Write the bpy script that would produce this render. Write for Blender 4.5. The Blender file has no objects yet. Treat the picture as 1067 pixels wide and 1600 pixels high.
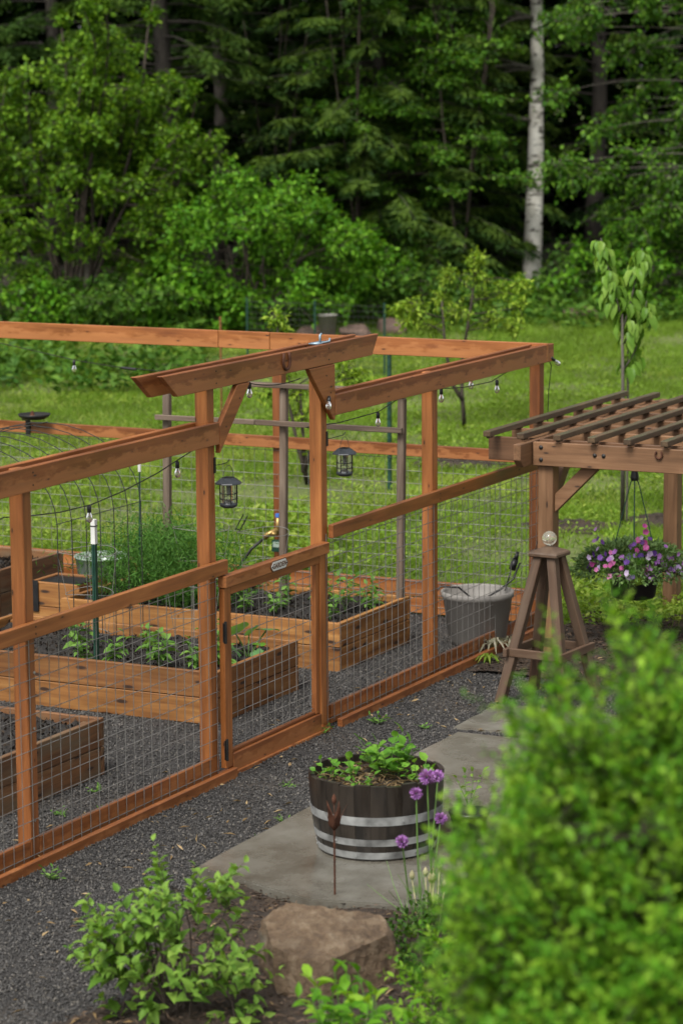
import bpy, bmesh, math, random
import numpy as np
from mathutils import Matrix, Vector, noise as mnoise

# ------------------------------------------------------------------ camera, sky, sun, exposure
S = bpy.context.scene
COL = S.collection
CAM = np.array((-14.8809, -8.4731, 4.45))
FWD = np.array((0.8813, 0.4455, -0.1575)); RGT = np.array((0.4501, -0.8930, -0.0075)); UPV = np.array((0.1440, 0.0643, 0.9875))
FPX = 4349.1                                         # focal length in pixels of the 1067 x 1600 frame
cd = bpy.data.cameras.new('camera'); cam = bpy.data.objects.new('camera', cd); COL.objects.link(cam)
_r = Vector(RGT).normalized(); _b = Vector(-FWD).normalized(); _u = _b.cross(_r).normalized()
cam.matrix_world = Matrix(((_r.x, _u.x, _b.x, CAM[0]), (_r.y, _u.y, _b.y, CAM[1]), (_r.z, _u.z, _b.z, CAM[2]), (0, 0, 0, 1)))
cd.sensor_fit = 'VERTICAL'; cd.sensor_height = 36.0; cd.sensor_width = 24.0
cd.lens = FPX / 1600 * 36.0
cd.clip_start = 0.1; cd.clip_end = 900
cd.dof.use_dof = True; cd.dof.focus_distance = 18.2; cd.dof.aperture_fstop = 2.5
S.camera = cam

SUN_EL, SUN_AZ = math.radians(54), math.radians(180)   # azimuth of the sun measured from +X, counter-clockwise
W = bpy.data.worlds.new('World'); S.world = W; W.use_nodes = True
nt = W.node_tree; nt.nodes.clear()
sky = nt.nodes.new('ShaderNodeTexSky'); sky.sky_type = 'NISHITA'; sky.sun_disc = False
sky.sun_elevation = SUN_EL; sky.sun_rotation = math.pi / 2 - SUN_AZ
sky.air_density = 1.0; sky.dust_density = 3.0; sky.ozone_density = 1.0
hs = nt.nodes.new('ShaderNodeHueSaturation'); hs.inputs['Saturation'].default_value = 0.12   # overcast: a grey-white sky
bg = nt.nodes.new('ShaderNodeBackground'); bg.inputs['Strength'].default_value = 0.075
wo = nt.nodes.new('ShaderNodeOutputWorld')
nt.links.new(sky.outputs[0], hs.inputs['Color']); nt.links.new(hs.outputs[0], bg.inputs['Color']); nt.links.new(bg.outputs[0], wo.inputs[0])
sl = bpy.data.lights.new('sun', 'SUN'); sl.energy = 1.5; sl.angle = math.radians(24); sl.color = (1.0, 0.965, 0.90)
so = bpy.data.objects.new('sun', sl); COL.objects.link(so)
so.location = (0, 0, 30)
_sd = Vector((math.cos(SUN_EL) * math.cos(SUN_AZ), math.cos(SUN_EL) * math.sin(SUN_AZ), math.sin(SUN_EL)))
so.rotation_euler = _sd.to_track_quat('Z', 'Y').to_euler()
S.view_settings.view_transform = 'Standard'; S.view_settings.look = 'None'
S.view_settings.exposure = 1.52; S.view_settings.gamma = 1.0; S.view_settings.use_curve_mapping = False
S.cycles.use_denoising = True
S.cycles.max_bounces = 8; S.cycles.transparent_max_bounces = 8; S.cycles.diffuse_bounces = 4; S.cycles.caustics_reflective = False; S.cycles.caustics_refractive = False

R8 = np.random.default_rng
PI = math.pi

# ------------------------------------------------------------------ materials
def new_mat(name):
    m = bpy.data.materials.new(name); m.use_nodes = True
    n = m.node_tree; n.nodes.clear()
    out = n.nodes.new('ShaderNodeOutputMaterial'); p = n.nodes.new('ShaderNodeBsdfPrincipled')
    n.links.new(p.outputs[0], out.inputs[0])
    return m, n, p, out
def nd(n, typ, props=None, **inp):
    x = n.nodes.new(typ)
    for k, v in (props or {}).items(): setattr(x, k, v)
    for k, v in inp.items():
        s = x.inputs[int(k[1:])] if k[0] == '_' and k[1:].isdigit() else x.inputs[k.replace('__', ' ')]
        if isinstance(v, bpy.types.NodeSocket): n.links.new(v, s)
        else: s.default_value = v
    return x
def ramp(n, fac, stops, interp='LINEAR'):
    r = n.nodes.new('ShaderNodeValToRGB'); r.color_ramp.interpolation = interp
    e = r.color_ramp.elements
    while len(e) < len(stops): e.new(0.5)
    for i, (p, c) in enumerate(stops):
        e[i].position = p; e[i].color = (c[0], c[1], c[2], 1) if not isinstance(c, (int, float)) else (c, c, c, 1)
    n.links.new(fac, r.inputs[0]); return r.outputs[0]
def math_(n, op, a, b=0.0, c=0.0, clamp=False):
    x = n.nodes.new('ShaderNodeMath'); x.operation = op; x.use_clamp = clamp
    for i, v in enumerate((a, b, c)):
        if isinstance(v, bpy.types.NodeSocket): n.links.new(v, x.inputs[i])
        else: x.inputs[i].default_value = v
    return x.outputs[0]
def mix(n, fac, a, b, mode='MIX'):
    x = n.nodes.new('ShaderNodeMix'); x.data_type = 'RGBA'; x.blend_type = mode
    for s, v in ((x.inputs[0], fac), (x.inputs[6], a), (x.inputs[7], b)):
        if isinstance(v, bpy.types.NodeSocket): n.links.new(v, s)
        elif isinstance(v, (int, float)): s.default_value = v
        else: s.default_value = (v[0], v[1], v[2], 1)
    return x.outputs[2]
def objcoord(n, scale, rnd=37.0):
    tc = n.nodes.new('ShaderNodeTexCoord'); oi = n.nodes.new('ShaderNodeObjectInfo')
    off = math_(n, 'MULTIPLY', oi.outputs['Random'], rnd)
    cx = n.nodes.new('ShaderNodeCombineXYZ')
    for i in range(3): n.links.new(off, cx.inputs[i])
    mp = n.nodes.new('ShaderNodeMapping'); mp.inputs['Scale'].default_value = scale
    n.links.new(tc.outputs['Object'], mp.inputs[0]); n.links.new(cx.outputs[0], mp.inputs['Location'])
    return mp.outputs[0], tc, oi
def wood(name, dark, mid, light, rough=0.6, knots=0.0, wet=None, grey=None, bump=0.25, streak=1.0, moss=None):
    """planks run along their local X; wet = (colour factor) for the rain-soaked upper edge of a stained board"""
    m, n, p, out = new_mat(name)
    v, tc, oi = objcoord(n, (1.6, 26, 26))
    g = nd(n, 'ShaderNodeTexNoise', Vector=v, Scale=1.0, Detail=7.0, Roughness=0.62, Distortion=0.6)
    col = ramp(n, g.outputs[0], [(0.30, dark), (0.5, mid), (0.72, light)])
    v2, _, _ = objcoord(n, (1.3, 4, 4))
    b = nd(n, 'ShaderNodeTexNoise', Vector=v2, Scale=1.4, Detail=4.0)
    col = mix(n, 0.75, col, ramp(n, b.outputs[0], [(0.32, 0.62), (0.68, 1.12)]), 'MULTIPLY')
    tone = ramp(n, oi.outputs['Random'], [(0.0, (0.70, 0.66, 0.64)), (0.5, (0.98, 0.98, 0.98)), (1.0, (1.18, 1.22, 1.25))])
    col = mix(n, 1.0, col, tone, 'MULTIPLY')
    if grey is not None:
        v3, _, _ = objcoord(n, (2.2, 9, 9))
        gn = nd(n, 'ShaderNodeTexNoise', Vector=v3, Scale=1.0, Detail=5.0)
        col = mix(n, ramp(n, gn.outputs[0], [(0.42, 0), (0.66, 0.85)]), col, grey)
    if wet is not None:
        sx = n.nodes.new('ShaderNodeSeparateXYZ'); n.links.new(tc.outputs['Object'], sx.inputs[0])
        v4, _, _ = objcoord(n, (7.5, 3, 20))
        wn = nd(n, 'ShaderNodeTexNoise', Vector=v4, Scale=1.0, Detail=5.0, Roughness=0.62)
        a = math_(n, 'MULTIPLY_ADD', sx.outputs[2], 4.2, math_(n, 'SUBTRACT', wn.outputs[0], 0.47))
        wm = ramp(n, a, [(0.0, 1), (0.11, 0)])
        col = mix(n, math_(n, 'MULTIPLY', wm, 0.42), col, wet)
    if knots:
        v5, _, _ = objcoord(n, (1.9, 6.5, 6.5)); s5 = n.nodes.new('ShaderNodeSeparateXYZ'); n.links.new(v5, s5.inputs[0])
        c5 = nd(n, 'ShaderNodeCombineXYZ', X=s5.outputs[0], Y=math_(n, 'ADD', s5.outputs[1], s5.outputs[2]))
        kw = nd(n, 'ShaderNodeTexNoise', Vector=v5, Scale=5.0, Detail=2.0)
        kv = nd(n, 'ShaderNodeTexVoronoi', {'feature': 'F1', 'voronoi_dimensions': '2D'}, Vector=c5.outputs[0], Scale=1.0, Randomness=1.0)
        kdist = math_(n, 'MULTIPLY_ADD', kw.outputs[0], 0.06, math_(n, 'SUBTRACT', kv.outputs['Distance'], 0.03))
        halo = ramp(n, kdist, [(0.0, 1), (knots * 1.2, 0.75), (knots * 2.6, 0)])
        col = mix(n, math_(n, 'MULTIPLY', halo, 0.55), col, dark)
        kd = ramp(n, kdist, [(0.0, 1), (knots * 0.6, 0.92), (knots, 0)])
        col = mix(n, kd, col, (0.022, 0.009, 0.004))
    if moss is not None:
        ge = n.nodes.new('ShaderNodeNewGeometry'); sz = n.nodes.new('ShaderNodeSeparateXYZ'); n.links.new(ge.outputs['Normal'], sz.inputs[0])
        v6, _, _ = objcoord(n, (6, 30, 30)); mn = nd(n, 'ShaderNodeTexNoise', Vector=v6, Scale=1.0, Detail=5.0)
        mm = math_(n, 'MULTIPLY', ramp(n, sz.outputs[2], [(0.3, 0), (0.8, 1)]), ramp(n, mn.outputs[0], [(0.38, 0), (0.6, 1)]))
        col = mix(n, mm, col, moss)
    n.links.new(col, p.inputs['Base Color'])
    n.links.new(ramp(n, b.outputs[0], [(0.3, max(0.2, rough - 0.12)), (0.7, min(1, rough + 0.12))]), p.inputs['Roughness'])
    bp = nd(n, 'ShaderNodeBump', Strength=bump, Distance=0.004, Height=g.outputs[0]); n.links.new(bp.outputs[0], p.inputs['Normal'])
    return m
def leafmat(name, dark, mid, light, trans=0.35, rough=0.5, spec=0.14):
    m, n, p, out = new_mat(name)
    at = nd(n, 'ShaderNodeAttribute', {'attribute_name': 'rnd'}); oi = n.nodes.new('ShaderNodeObjectInfo')
    f = math_(n, 'FRACT', math_(n, 'ADD', at.outputs['Fac'], math_(n, 'MULTIPLY', oi.outputs['Random'], 0.999)))
    col = ramp(n, f, [(0.0, dark), (0.55, mid), (1.0, light)])
    tc = n.nodes.new('ShaderNodeTexCoord'); nz = nd(n, 'ShaderNodeTexNoise', Vector=tc.outputs['Object'], Scale=1.3, Detail=2.0)
    col = mix(n, 0.8, col, ramp(n, nz.outputs[0], [(0.3, 0.75), (0.7, 1.18)]), 'MULTIPLY')
    n.links.new(col, p.inputs['Base Color']); p.inputs['Roughness'].default_value = rough; p.inputs['Specular IOR Level'].default_value = spec
    tr = n.nodes.new('ShaderNodeBsdfTranslucent'); n.links.new(mix(n, 1.0, col, (1.25, 1.2, 0.55), 'MULTIPLY'), tr.inputs[0])
    ms = n.nodes.new('ShaderNodeMixShader'); ms.inputs[0].default_value = trans
    n.links.new(p.outputs[0], ms.inputs[1]); n.links.new(tr.outputs[0], ms.inputs[2]); n.links.new(ms.outputs[0], out.inputs[0])
    return m
def plain(name, col, rough=0.5, metal=0.0, spec=0.5, var=0.15, nscale=12.0, bump=0.0, trans=0.0, ior=1.45):
    m, n, p, out = new_mat(name)
    v, tc, oi = objcoord(n, (1, 1, 1))
    nz = nd(n, 'ShaderNodeTexNoise', Vector=v, Scale=nscale, Detail=5.0)
    c = mix(n, 1.0, col, ramp(n, nz.outputs[0], [(0.3, 1 - var), (0.7, 1 + var)]), 'MULTIPLY')
    n.links.new(c, p.inputs['Base Color'])
    n.links.new(ramp(n, nz.outputs[0], [(0.3, max(0.03, rough - 0.1 * (var > 0))), (0.7, min(1, rough + 0.1 * (var > 0)))]), p.inputs['Roughness'])
    p.inputs['Metallic'].default_value = metal; p.inputs['Specular IOR Level'].default_value = spec
    p.inputs['Transmission Weight'].default_value = trans; p.inputs['IOR'].default_value = ior
    if bump:
        bp = nd(n, 'ShaderNodeBump', Strength=bump, Distance=0.01, Height=nz.outputs[0]); n.links.new(bp.outputs[0], p.inputs['Normal'])
    return m
def ground_mat(name, stops, s1, s2, rough, bump, dist, patch=None, wetvar=0.0):
    m, n, p, out = new_mat(name)
    tc = n.nodes.new('ShaderNodeTexCoord')
    a = nd(n, 'ShaderNodeTexNoise', Vector=tc.outputs['Object'], Scale=s1, Detail=8.0, Roughness=0.7)
    b = nd(n, 'ShaderNodeTexNoise', Vector=tc.outputs['Object'], Scale=s2, Detail=4.0)
    col = ramp(n, a.outputs[0], stops)
    col = mix(n, 0.9, col, ramp(n, b.outputs[0], [(0.3, 0.7), (0.7, 1.25)]), 'MULTIPLY')
    if patch is not None:
        c = nd(n, 'ShaderNodeTexNoise', Vector=tc.outputs['Object'], Scale=patch[1], Detail=5.0)
        col = mix(n, ramp(n, c.outputs[0], [(patch[2], 0), (patch[2] + 0.1, 1)]), col, patch[0])
    n.links.new(col, p.inputs['Base Color'])
    if wetvar: n.links.new(ramp(n, b.outputs[0], [(0.35, rough - wetvar), (0.65, rough + wetvar)]), p.inputs['Roughness'])
    else: p.inputs['Roughness'].default_value = rough
    bp = nd(n, 'ShaderNodeBump', Strength=bump, Distance=dist, Height=a.outputs[0]); n.links.new(bp.outputs[0], p.inputs['Normal'])
    return m

M = {}
M['fence'] = wood('stained_fence_wood', (0.150, 0.043, 0.0105), (0.245, 0.079, 0.0185), (0.33, 0.119, 0.031), 0.45, wet=(0.42, 0.175, 0.060), knots=0.03, bump=0.2)
M['fence_post'] = wood('stained_post_wood', (0.165, 0.050, 0.0115), (0.260, 0.086, 0.020), (0.345, 0.128, 0.034), 0.47, knots=0.035, bump=0.2)
M['cedar'] = wood('raw_cedar_plank', (0.130, 0.046, 0.009), (0.240, 0.100, 0.023), (0.34, 0.170, 0.050), 0.62, knots=0.105, bump=0.35)
M['cedar_old'] = wood('aged_cedar_plank', (0.070, 0.028, 0.009), (0.150, 0.063, 0.020), (0.215, 0.105, 0.040), 0.68, knots=0.08, grey=(0.115, 0.082, 0.046), bump=0.4)
M['weather'] = wood('weathered_grey_wood', (0.075, 0.050, 0.033), (0.125, 0.088, 0.062), (0.19, 0.145, 0.108), 0.75, bump=0.4)
M['pergola'] = wood('pergola_wood', (0.105, 0.050, 0.021), (0.165, 0.081, 0.036), (0.215, 0.115, 0.057), 0.62, knots=0.05, bump=0.25)
M['slat'] = wood('mossy_slat_wood', (0.044, 0.025, 0.011), (0.078, 0.045, 0.020), (0.115, 0.073, 0.036), 0.7, bump=0.4, moss=(0.055, 0.052, 0.022))
M['obelisk'] = wood('obelisk_wood', (0.042, 0.021, 0.010), (0.078, 0.040, 0.020), (0.120, 0.068, 0.038), 0.7, grey=(0.090, 0.058, 0.036), bump=0.35)
M['stave'] = wood('old_oak_stave', (0.005, 0.0038, 0.003), (0.011, 0.0085, 0.0065), (0.028, 0.022, 0.017), 0.36, grey=(0.032, 0.025, 0.019), bump=0.35)
M['wire'] = plain('galvanised_wire', (0.22, 0.21, 0.195), 0.5, 0.5, var=0.2)
M['darkwire'] = plain('dark_steel_wire', (0.05, 0.05, 0.048), 0.5, 0.6)
M['hoop'] = plain('galvanised_hoop', (0.26, 0.265, 0.26), 0.55, 0.3, var=0.55, nscale=9)
M['iron'] = plain('black_iron', (0.018, 0.017, 0.016), 0.5, 0.3)
M['plastic'] = plain('black_plastic', (0.010, 0.010, 0.011), 0.40, 0.0)
M['lantern'] = plain('slate_black_plastic', (0.030, 0.034, 0.040), 0.35, 0.0)
M['rust'] = plain('rusty_steel', (0.070, 0.026, 0.013), 0.85, 0.2, var=0.4, nscale=30)
M['screw'] = plain('zinc_screw', (0.5, 0.5, 0.48), 0.35, 0.9)
M['greenpost'] = plain('green_enamel_post', (0.012, 0.045, 0.030), 0.45, 0.1)
M['white'] = plain('white_enamel', (0.55, 0.55, 0.52), 0.4, 0.0, var=0.08)
M['tub'] = plain('pale_green_enamel', (0.24, 0.30, 0.25), 0.35, 0.0, var=0.1)
M['brass'] = plain('brass', (0.30, 0.20, 0.07), 0.4, 0.7)
M['blue'] = plain('blue_plastic', (0.05, 0.14, 0.42), 0.4)
M['steelblue'] = plain('bright_zinc_hook', (0.22, 0.30, 0.36), 0.4, 0.4)
M['signink'] = plain('brown_sign_ink', (0.10, 0.045, 0.022), 0.5, 0)
M['greypot'] = plain('grey_resin_pot', (0.195, 0.182, 0.165), 0.6, 0, var=0.12, nscale=5, bump=0.06)
M['glass'] = plain('clear_glass', (0.95, 0.95, 0.93), 0.03, 0, var=0.0, trans=0.94)
M['globe'] = plain('amber_glass', (0.95, 0.90, 0.72), 0.05, 0, var=0.0, trans=0.85)
M['filament'] = plain('pale_filament', (0.75, 0.62, 0.40), 0.4, 0)
M['stone'] = ground_mat('brown_boulder', [(0.3, (0.045, 0.025, 0.012)), (0.5, (0.125, 0.080, 0.044)), (0.72, (0.23, 0.175, 0.115))], 11, 2.2, 0.7, 1.0, 0.05, patch=((0.13, 0.115, 0.085), 4.0, 0.60))
M['farstone'] = ground_mat('grey_red_stone', [(0.3, (0.07, 0.045, 0.035)), (0.7, (0.16, 0.10, 0.075))], 6, 2, 0.8, 0.6, 0.03)
M['concrete'] = ground_mat('wet_concrete', [(0.30, (0.062, 0.052, 0.038)), (0.46, (0.115, 0.106, 0.086)), (0.66, (0.165, 0.158, 0.135))], 2.3, 0.7, 0.24, 0.10, 0.008, wetvar=0.14)
M['soil'] = ground_mat('dark_bed_soil', [(0.3, (0.005, 0.004, 0.003)), (0.5, (0.013, 0.010, 0.008)), (0.75, (0.032, 0.025, 0.020))], 26, 5, 0.9, 1.0, 0.03)
M['mulch'] = ground_mat('brown_bark_soil', [(0.3, (0.012, 0.007, 0.004)), (0.5, (0.034, 0.021, 0.012)), (0.75, (0.080, 0.054, 0.032))], 22, 3, 0.9, 1.0, 0.03)
M['gravelbase'] = ground_mat('gravel_bed', [(0.3, (0.010, 0.009, 0.009)), (0.5, (0.030, 0.027, 0.025)), (0.72, (0.065, 0.059, 0.054))], 75, 2.2, 0.75, 1.0, 0.02, patch=((0.052, 0.042, 0.033), 1.1, 0.56))
M['lawn'] = ground_mat('lawn_turf', [(0.3, (0.050, 0.072, 0.014)), (0.5, (0.095, 0.125, 0.025)), (0.72, (0.15, 0.175, 0.045))], 14, 0.35, 0.85, 0.8, 0.05, patch=((0.062, 0.050, 0.030), 0.55, 0.62))
M['forest_floor'] = ground_mat('forest_floor', [(0.3, (0.012, 0.012, 0.006)), (0.7, (0.045, 0.040, 0.022))], 9, 1.5, 0.95, 0.8, 0.05)
def bark(name, stops, sc, bump=0.8, bands=None):
    m, n, p, out = new_mat(name)
    v, tc, oi = objcoord(n, sc)
    a = nd(n, 'ShaderNodeTexNoise', Vector=v, Scale=1.0, Detail=6.0, Roughness=0.65)
    col = ramp(n, a.outputs[0], stops)
    if bands:
        v2, _, _ = objcoord(n, bands)
        b = nd(n, 'ShaderNodeTexNoise', Vector=v2, Scale=1.0, Detail=4.0, Roughness=0.6)
        col = mix(n, ramp(n, b.outputs[0], [(0.54, 0), (0.60, 0.92)]), col, (0.035, 0.028, 0.022))
    n.links.new(col, p.inputs['Base Color']); p.inputs['Roughness'].default_value = 0.85
    bp = nd(n, 'ShaderNodeBump', Strength=bump, Distance=0.02, Height=a.outputs[0]); n.links.new(bp.outputs[0], p.inputs['Normal'])
    return m
M['birch'] = bark('birch_bark', [(0.3, (0.20, 0.18, 0.15)), (0.5, (0.42, 0.40, 0.35)), (0.7, (0.60, 0.58, 0.53))], (3, 3, 1.5), 0.3, (5, 5, 14))
M['firbark'] = bark('fir_bark', [(0.3, (0.008, 0.006, 0.0045)), (0.5, (0.022, 0.017, 0.0125)), (0.7, (0.045, 0.037, 0.029))], (14, 14, 3))
M['greybark'] = bark('grey_fir_bark', [(0.3, (0.030, 0.024, 0.019)), (0.5, (0.060, 0.050, 0.040)), (0.7, (0.10, 0.088, 0.072))], (10, 10, 5))
M['twig'] = bark('twig_bark', [(0.3, (0.014, 0.009, 0.006)), (0.7, (0.050, 0.036, 0.024))], (20, 20, 6), 0.3)
M['palebark'] = bark('pale_twig_bark', [(0.3, (0.045, 0.038, 0.030)), (0.7, (0.12, 0.105, 0.085))], (20, 20, 6), 0.3)
M['greenstem'] = plain('green_stem', (0.085, 0.16, 0.035), 0.5, 0)
M['hazel'] = leafmat('hazel_leaf', (0.042, 0.105, 0.007), (0.085, 0.185, 0.011), (0.170, 0.290, 0.020))
M['bright'] = leafmat('bright_shrub_leaf', (0.045, 0.145, 0.009), (0.090, 0.235, 0.014), (0.165, 0.335, 0.024))
M['maple'] = leafmat('shade_tree_leaf', (0.028, 0.088, 0.008), (0.062, 0.155, 0.013), (0.125, 0.240, 0.022))
M['conifer'] = leafmat('hemlock_needle', (0.014, 0.036, 0.009), (0.034, 0.078, 0.013), (0.100, 0.165, 0.022), 0.2, 0.6, 0.15)
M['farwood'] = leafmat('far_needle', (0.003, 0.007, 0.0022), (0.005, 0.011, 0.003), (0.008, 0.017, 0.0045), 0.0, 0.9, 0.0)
M['under'] = leafmat('undergrowth_leaf', (0.034, 0.095, 0.013), (0.066, 0.150, 0.019), (0.120, 0.220, 0.028))
M['lime'] = leafmat('lime_leaf', (0.110, 0.205, 0.016), (0.185, 0.295, 0.025), (0.290, 0.385, 0.045))
M['spirea'] = leafmat('golden_shrub_leaf', (0.068, 0.200, 0.012), (0.130, 0.315, 0.020), (0.265, 0.440, 0.040), 0.42)
M['cherry'] = leafmat('cherry_leaf', (0.100, 0.210, 0.028), (0.155, 0.285, 0.040), (0.240, 0.370, 0.070), 0.40, 0.35)
M['shrub'] = leafmat('young_shrub_leaf', (0.085, 0.185, 0.025), (0.150, 0.280, 0.040), (0.240, 0.370, 0.065), 0.38)
M['veg'] = leafmat('vegetable_leaf', (0.075, 0.170, 0.030), (0.115, 0.235, 0.042), (0.165, 0.290, 0.060), 0.35)
M['squash'] = leafmat('squash_leaf', (0.085, 0.200, 0.070), (0.115, 0.245, 0.090), (0.150, 0.280, 0.090), 0.3, 0.55)
M['berry'] = leafmat('strawberry_leaf', (0.075, 0.200, 0.022), (0.120, 0.280, 0.032), (0.180, 0.350, 0.045), 0.35, 0.35)
M['dill'] = leafmat('feathery_leaf', (0.045, 0.130, 0.020), (0.070, 0.180, 0.030), (0.105, 0.225, 0.040), 0.3)
M['basket'] = leafmat('petunia_leaf', (0.080, 0.150, 0.045), (0.120, 0.200, 0.070), (0.170, 0.250, 0.090), 0.3)
M['grass'] = leafmat('grass_blade', (0.120, 0.215, 0.022), (0.190, 0.298, 0.034), (0.290, 0.365, 0.070), 0.4, 0.5)
M['strap'] = leafmat('grey_strap_leaf', (0.10, 0.10, 0.06), (0.20, 0.19, 0.13), (0.34, 0.32, 0.24), 0.2, 0.5)
M['straw'] = leafmat('dry_straw', (0.14, 0.09, 0.04), (0.26, 0.18, 0.09), (0.36, 0.27, 0.15), 0.1, 0.8)
M['chip'] = leafmat('bark_chip', (0.030, 0.020, 0.014), (0.070, 0.048, 0.033), (0.16, 0.11, 0.075), 0.0, 0.8)
M['crumb'] = leafmat('soil_crumb', (0.004, 0.003, 0.0022), (0.014, 0.010, 0.0075), (0.045, 0.034, 0.025), 0.0, 0.9, 0.1)
M['pink'] = leafmat('pink_petal', (0.40, 0.06, 0.24), (0.52, 0.11, 0.34), (0.62, 0.20, 0.44), 0.25, 0.5)
M['violet'] = leafmat('violet_petal', (0.07, 0.025, 0.17), (0.13, 0.05, 0.27), (0.24, 0.11, 0.38), 0.25, 0.5)
M['lilac'] = leafmat('pale_lilac_petal', (0.42, 0.30, 0.55), (0.52, 0.40, 0.62), (0.62, 0.52, 0.68), 0.25, 0.5)
M['allium'] = leafmat('chive_floret', (0.27, 0.10, 0.36), (0.37, 0.17, 0.46), (0.48, 0.27, 0.55), 0.25, 0.5)
M['bud'] = leafmat('dry_bud', (0.30, 0.26, 0.14), (0.42, 0.38, 0.22), (0.5, 0.46, 0.3), 0.2, 0.7)
def stone_mat():
    m, n, p, out = new_mat('gravel_stone')
    at = nd(n, 'ShaderNodeAttribute', {'attribute_type': 'INSTANCER', 'attribute_name': 'rnd'})
    n.links.new(ramp(n, at.outputs['Fac'], [(0.0, (0.013, 0.0125, 0.012)), (0.5, (0.037, 0.0345, 0.0325)), (0.88, (0.068, 0.063, 0.058)), (1.0, (0.135, 0.12, 0.10))]), p.inputs['Base Color'])
    p.inputs['Roughness'].default_value = 0.55
    return m
M['pebble'] = stone_mat()

# ------------------------------------------------------------------ helpers: objects, tags, meshes
WM = {}
def _place(o, parent, Mw):
    COL.objects.link(o)
    if parent is not None:
        o.parent = parent; o.matrix_basis = WM[parent.name].inverted() @ Mw
    else: o.matrix_basis = Mw
    WM[o.name] = Mw
    return o
def tag(o, label=None, cat=None, group=None, kind=None):
    for k, v in (('label', label), ('category', cat), ('group', group), ('kind', kind)):
        if v: o[k] = v
    return o
def thing(name, label, cat, loc=(0, 0, 0), group=None):
    o = bpy.data.objects.new(name, None); o.empty_display_size = 0.1
    _place(o, None, Matrix.Translation(Vector(loc)))
    return tag(o, label, cat, group)
def put(name, me, parent=None, Mw=None):
    return _place(bpy.data.objects.new(name, me), parent, Mw if Mw is not None else Matrix.Identity(4))
def mesh(name, V, F, mat, smooth=False):
    me = bpy.data.meshes.new(name)
    me.from_pydata([tuple(map(float, v)) for v in V], [], [tuple(map(int, f)) for f in F])
    if mat: me.materials.append(M[mat])
    if smooth: me.polygons.foreach_set('use_smooth', [True] * len(me.polygons))
    me.update(); return me
def mesh_np(name, V, F, mat, rnd=None, smooth=False):
    """V (n,3), F (m,k) arrays, one polygon size; rnd: a value per vertex"""
    me = bpy.data.meshes.new(name); V = np.asarray(V, np.float32); F = np.asarray(F, np.int32)
    k = F.shape[1]
    me.vertices.add(len(V)); me.vertices.foreach_set('co', V.ravel())
    me.loops.add(F.size); me.loops.foreach_set('vertex_index', F.ravel())
    me.polygons.add(len(F)); me.polygons.foreach_set('loop_start', np.arange(0, F.size, k, dtype=np.int32))
    me.polygons.foreach_set('loop_total', np.full(len(F), k, np.int32))
    if smooth: me.polygons.foreach_set('use_smooth', np.ones(len(F), bool))
    if rnd is not None:
        a = me.attributes.new('rnd', 'FLOAT', 'POINT'); a.data.foreach_set('value', np.asarray(rnd, np.float32))
    me.materials.append(M[mat]); me.update(calc_edges=True); return me
class MB:
    """collects the shapes of ONE part"""
    def __init__(s): s.V = []; s.F = []
    def add(s, V, F):
        b = len(s.V); s.V += [tuple(v) for v in V]; s.F += [tuple(i + b for i in f) for f in F]
    def box(s, lo, hi):
        x0, y0, z0 = lo; x1, y1, z1 = hi
        s.add([(x0, y0, z0), (x1, y0, z0), (x1, y1, z0), (x0, y1, z0), (x0, y0, z1), (x1, y0, z1), (x1, y1, z1), (x0, y1, z1)],
              [(0, 3, 2, 1), (4, 5, 6, 7), (0, 1, 5, 4), (1, 2, 6, 5), (2, 3, 7, 6), (3, 0, 4, 7)])
    def tube(s, P, r, n=6, cap=True, closed=False):
        P = [Vector(p) for p in P]; N = len(P)
        rr = r if hasattr(r, '__len__') else [r] * N
        ref = None; rings = []
        for i, p in enumerate(P):
            if closed: t = P[(i + 1) % N] - P[i - 1]
            else: t = P[min(i + 1, N - 1)] - P[max(i - 1, 0)]
            if t.length < 1e-9: t = Vector((0, 0, 1))
            t.normalize()
            if ref is None: ref = Vector((0, 0, 1)) if abs(t.z) < 0.9 else Vector((1, 0, 0))
            a = (ref - t * ref.dot(t))
            if a.length < 1e-6: a = t.orthogonal()
            a.normalize(); b = t.cross(a); ref = a
            rings.append([p + (a * math.cos(2 * PI * k / n) + b * math.sin(2 * PI * k / n)) * rr[i] for k in range(n)])
        F = []
        for i in range(N if closed else N - 1):
            j = (i + 1) % N
            for k in range(n): F.append((i * n + k, i * n + (k + 1) % n, j * n + (k + 1) % n, j * n + k))
        if cap and not closed: F += [tuple(range(n - 1, -1, -1)), tuple((N - 1) * n + k for k in range(n))]
        s.add([v for r_ in rings for v in r_], F)
    def lathe(s, prof, c=(0, 0, 0), n=24, wob=None):
        V = []; F = []
        for (r, z) in prof:
            for k in range(n):
                a = 2 * PI * k / n; V.append((c[0] + r * math.cos(a), c[1] + r * math.sin(a), c[2] + z))
        for i in range(len(prof) - 1):
            for k in range(n): F.append((i * n + k, i * n + (k + 1) % n, (i + 1) * n + (k + 1) % n, (i + 1) * n + k))
        if prof[0][0] < 1e-6 or prof[-1][0] < 1e-6: pass
        s.add(V, F)
    def build(s, name, mat, parent=None, smooth=False, Mw=None):
        me = mesh(name, s.V, s.F, mat, smooth)
        if Mw is not None: pass
        return put(name, me, parent, Mw)
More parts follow.
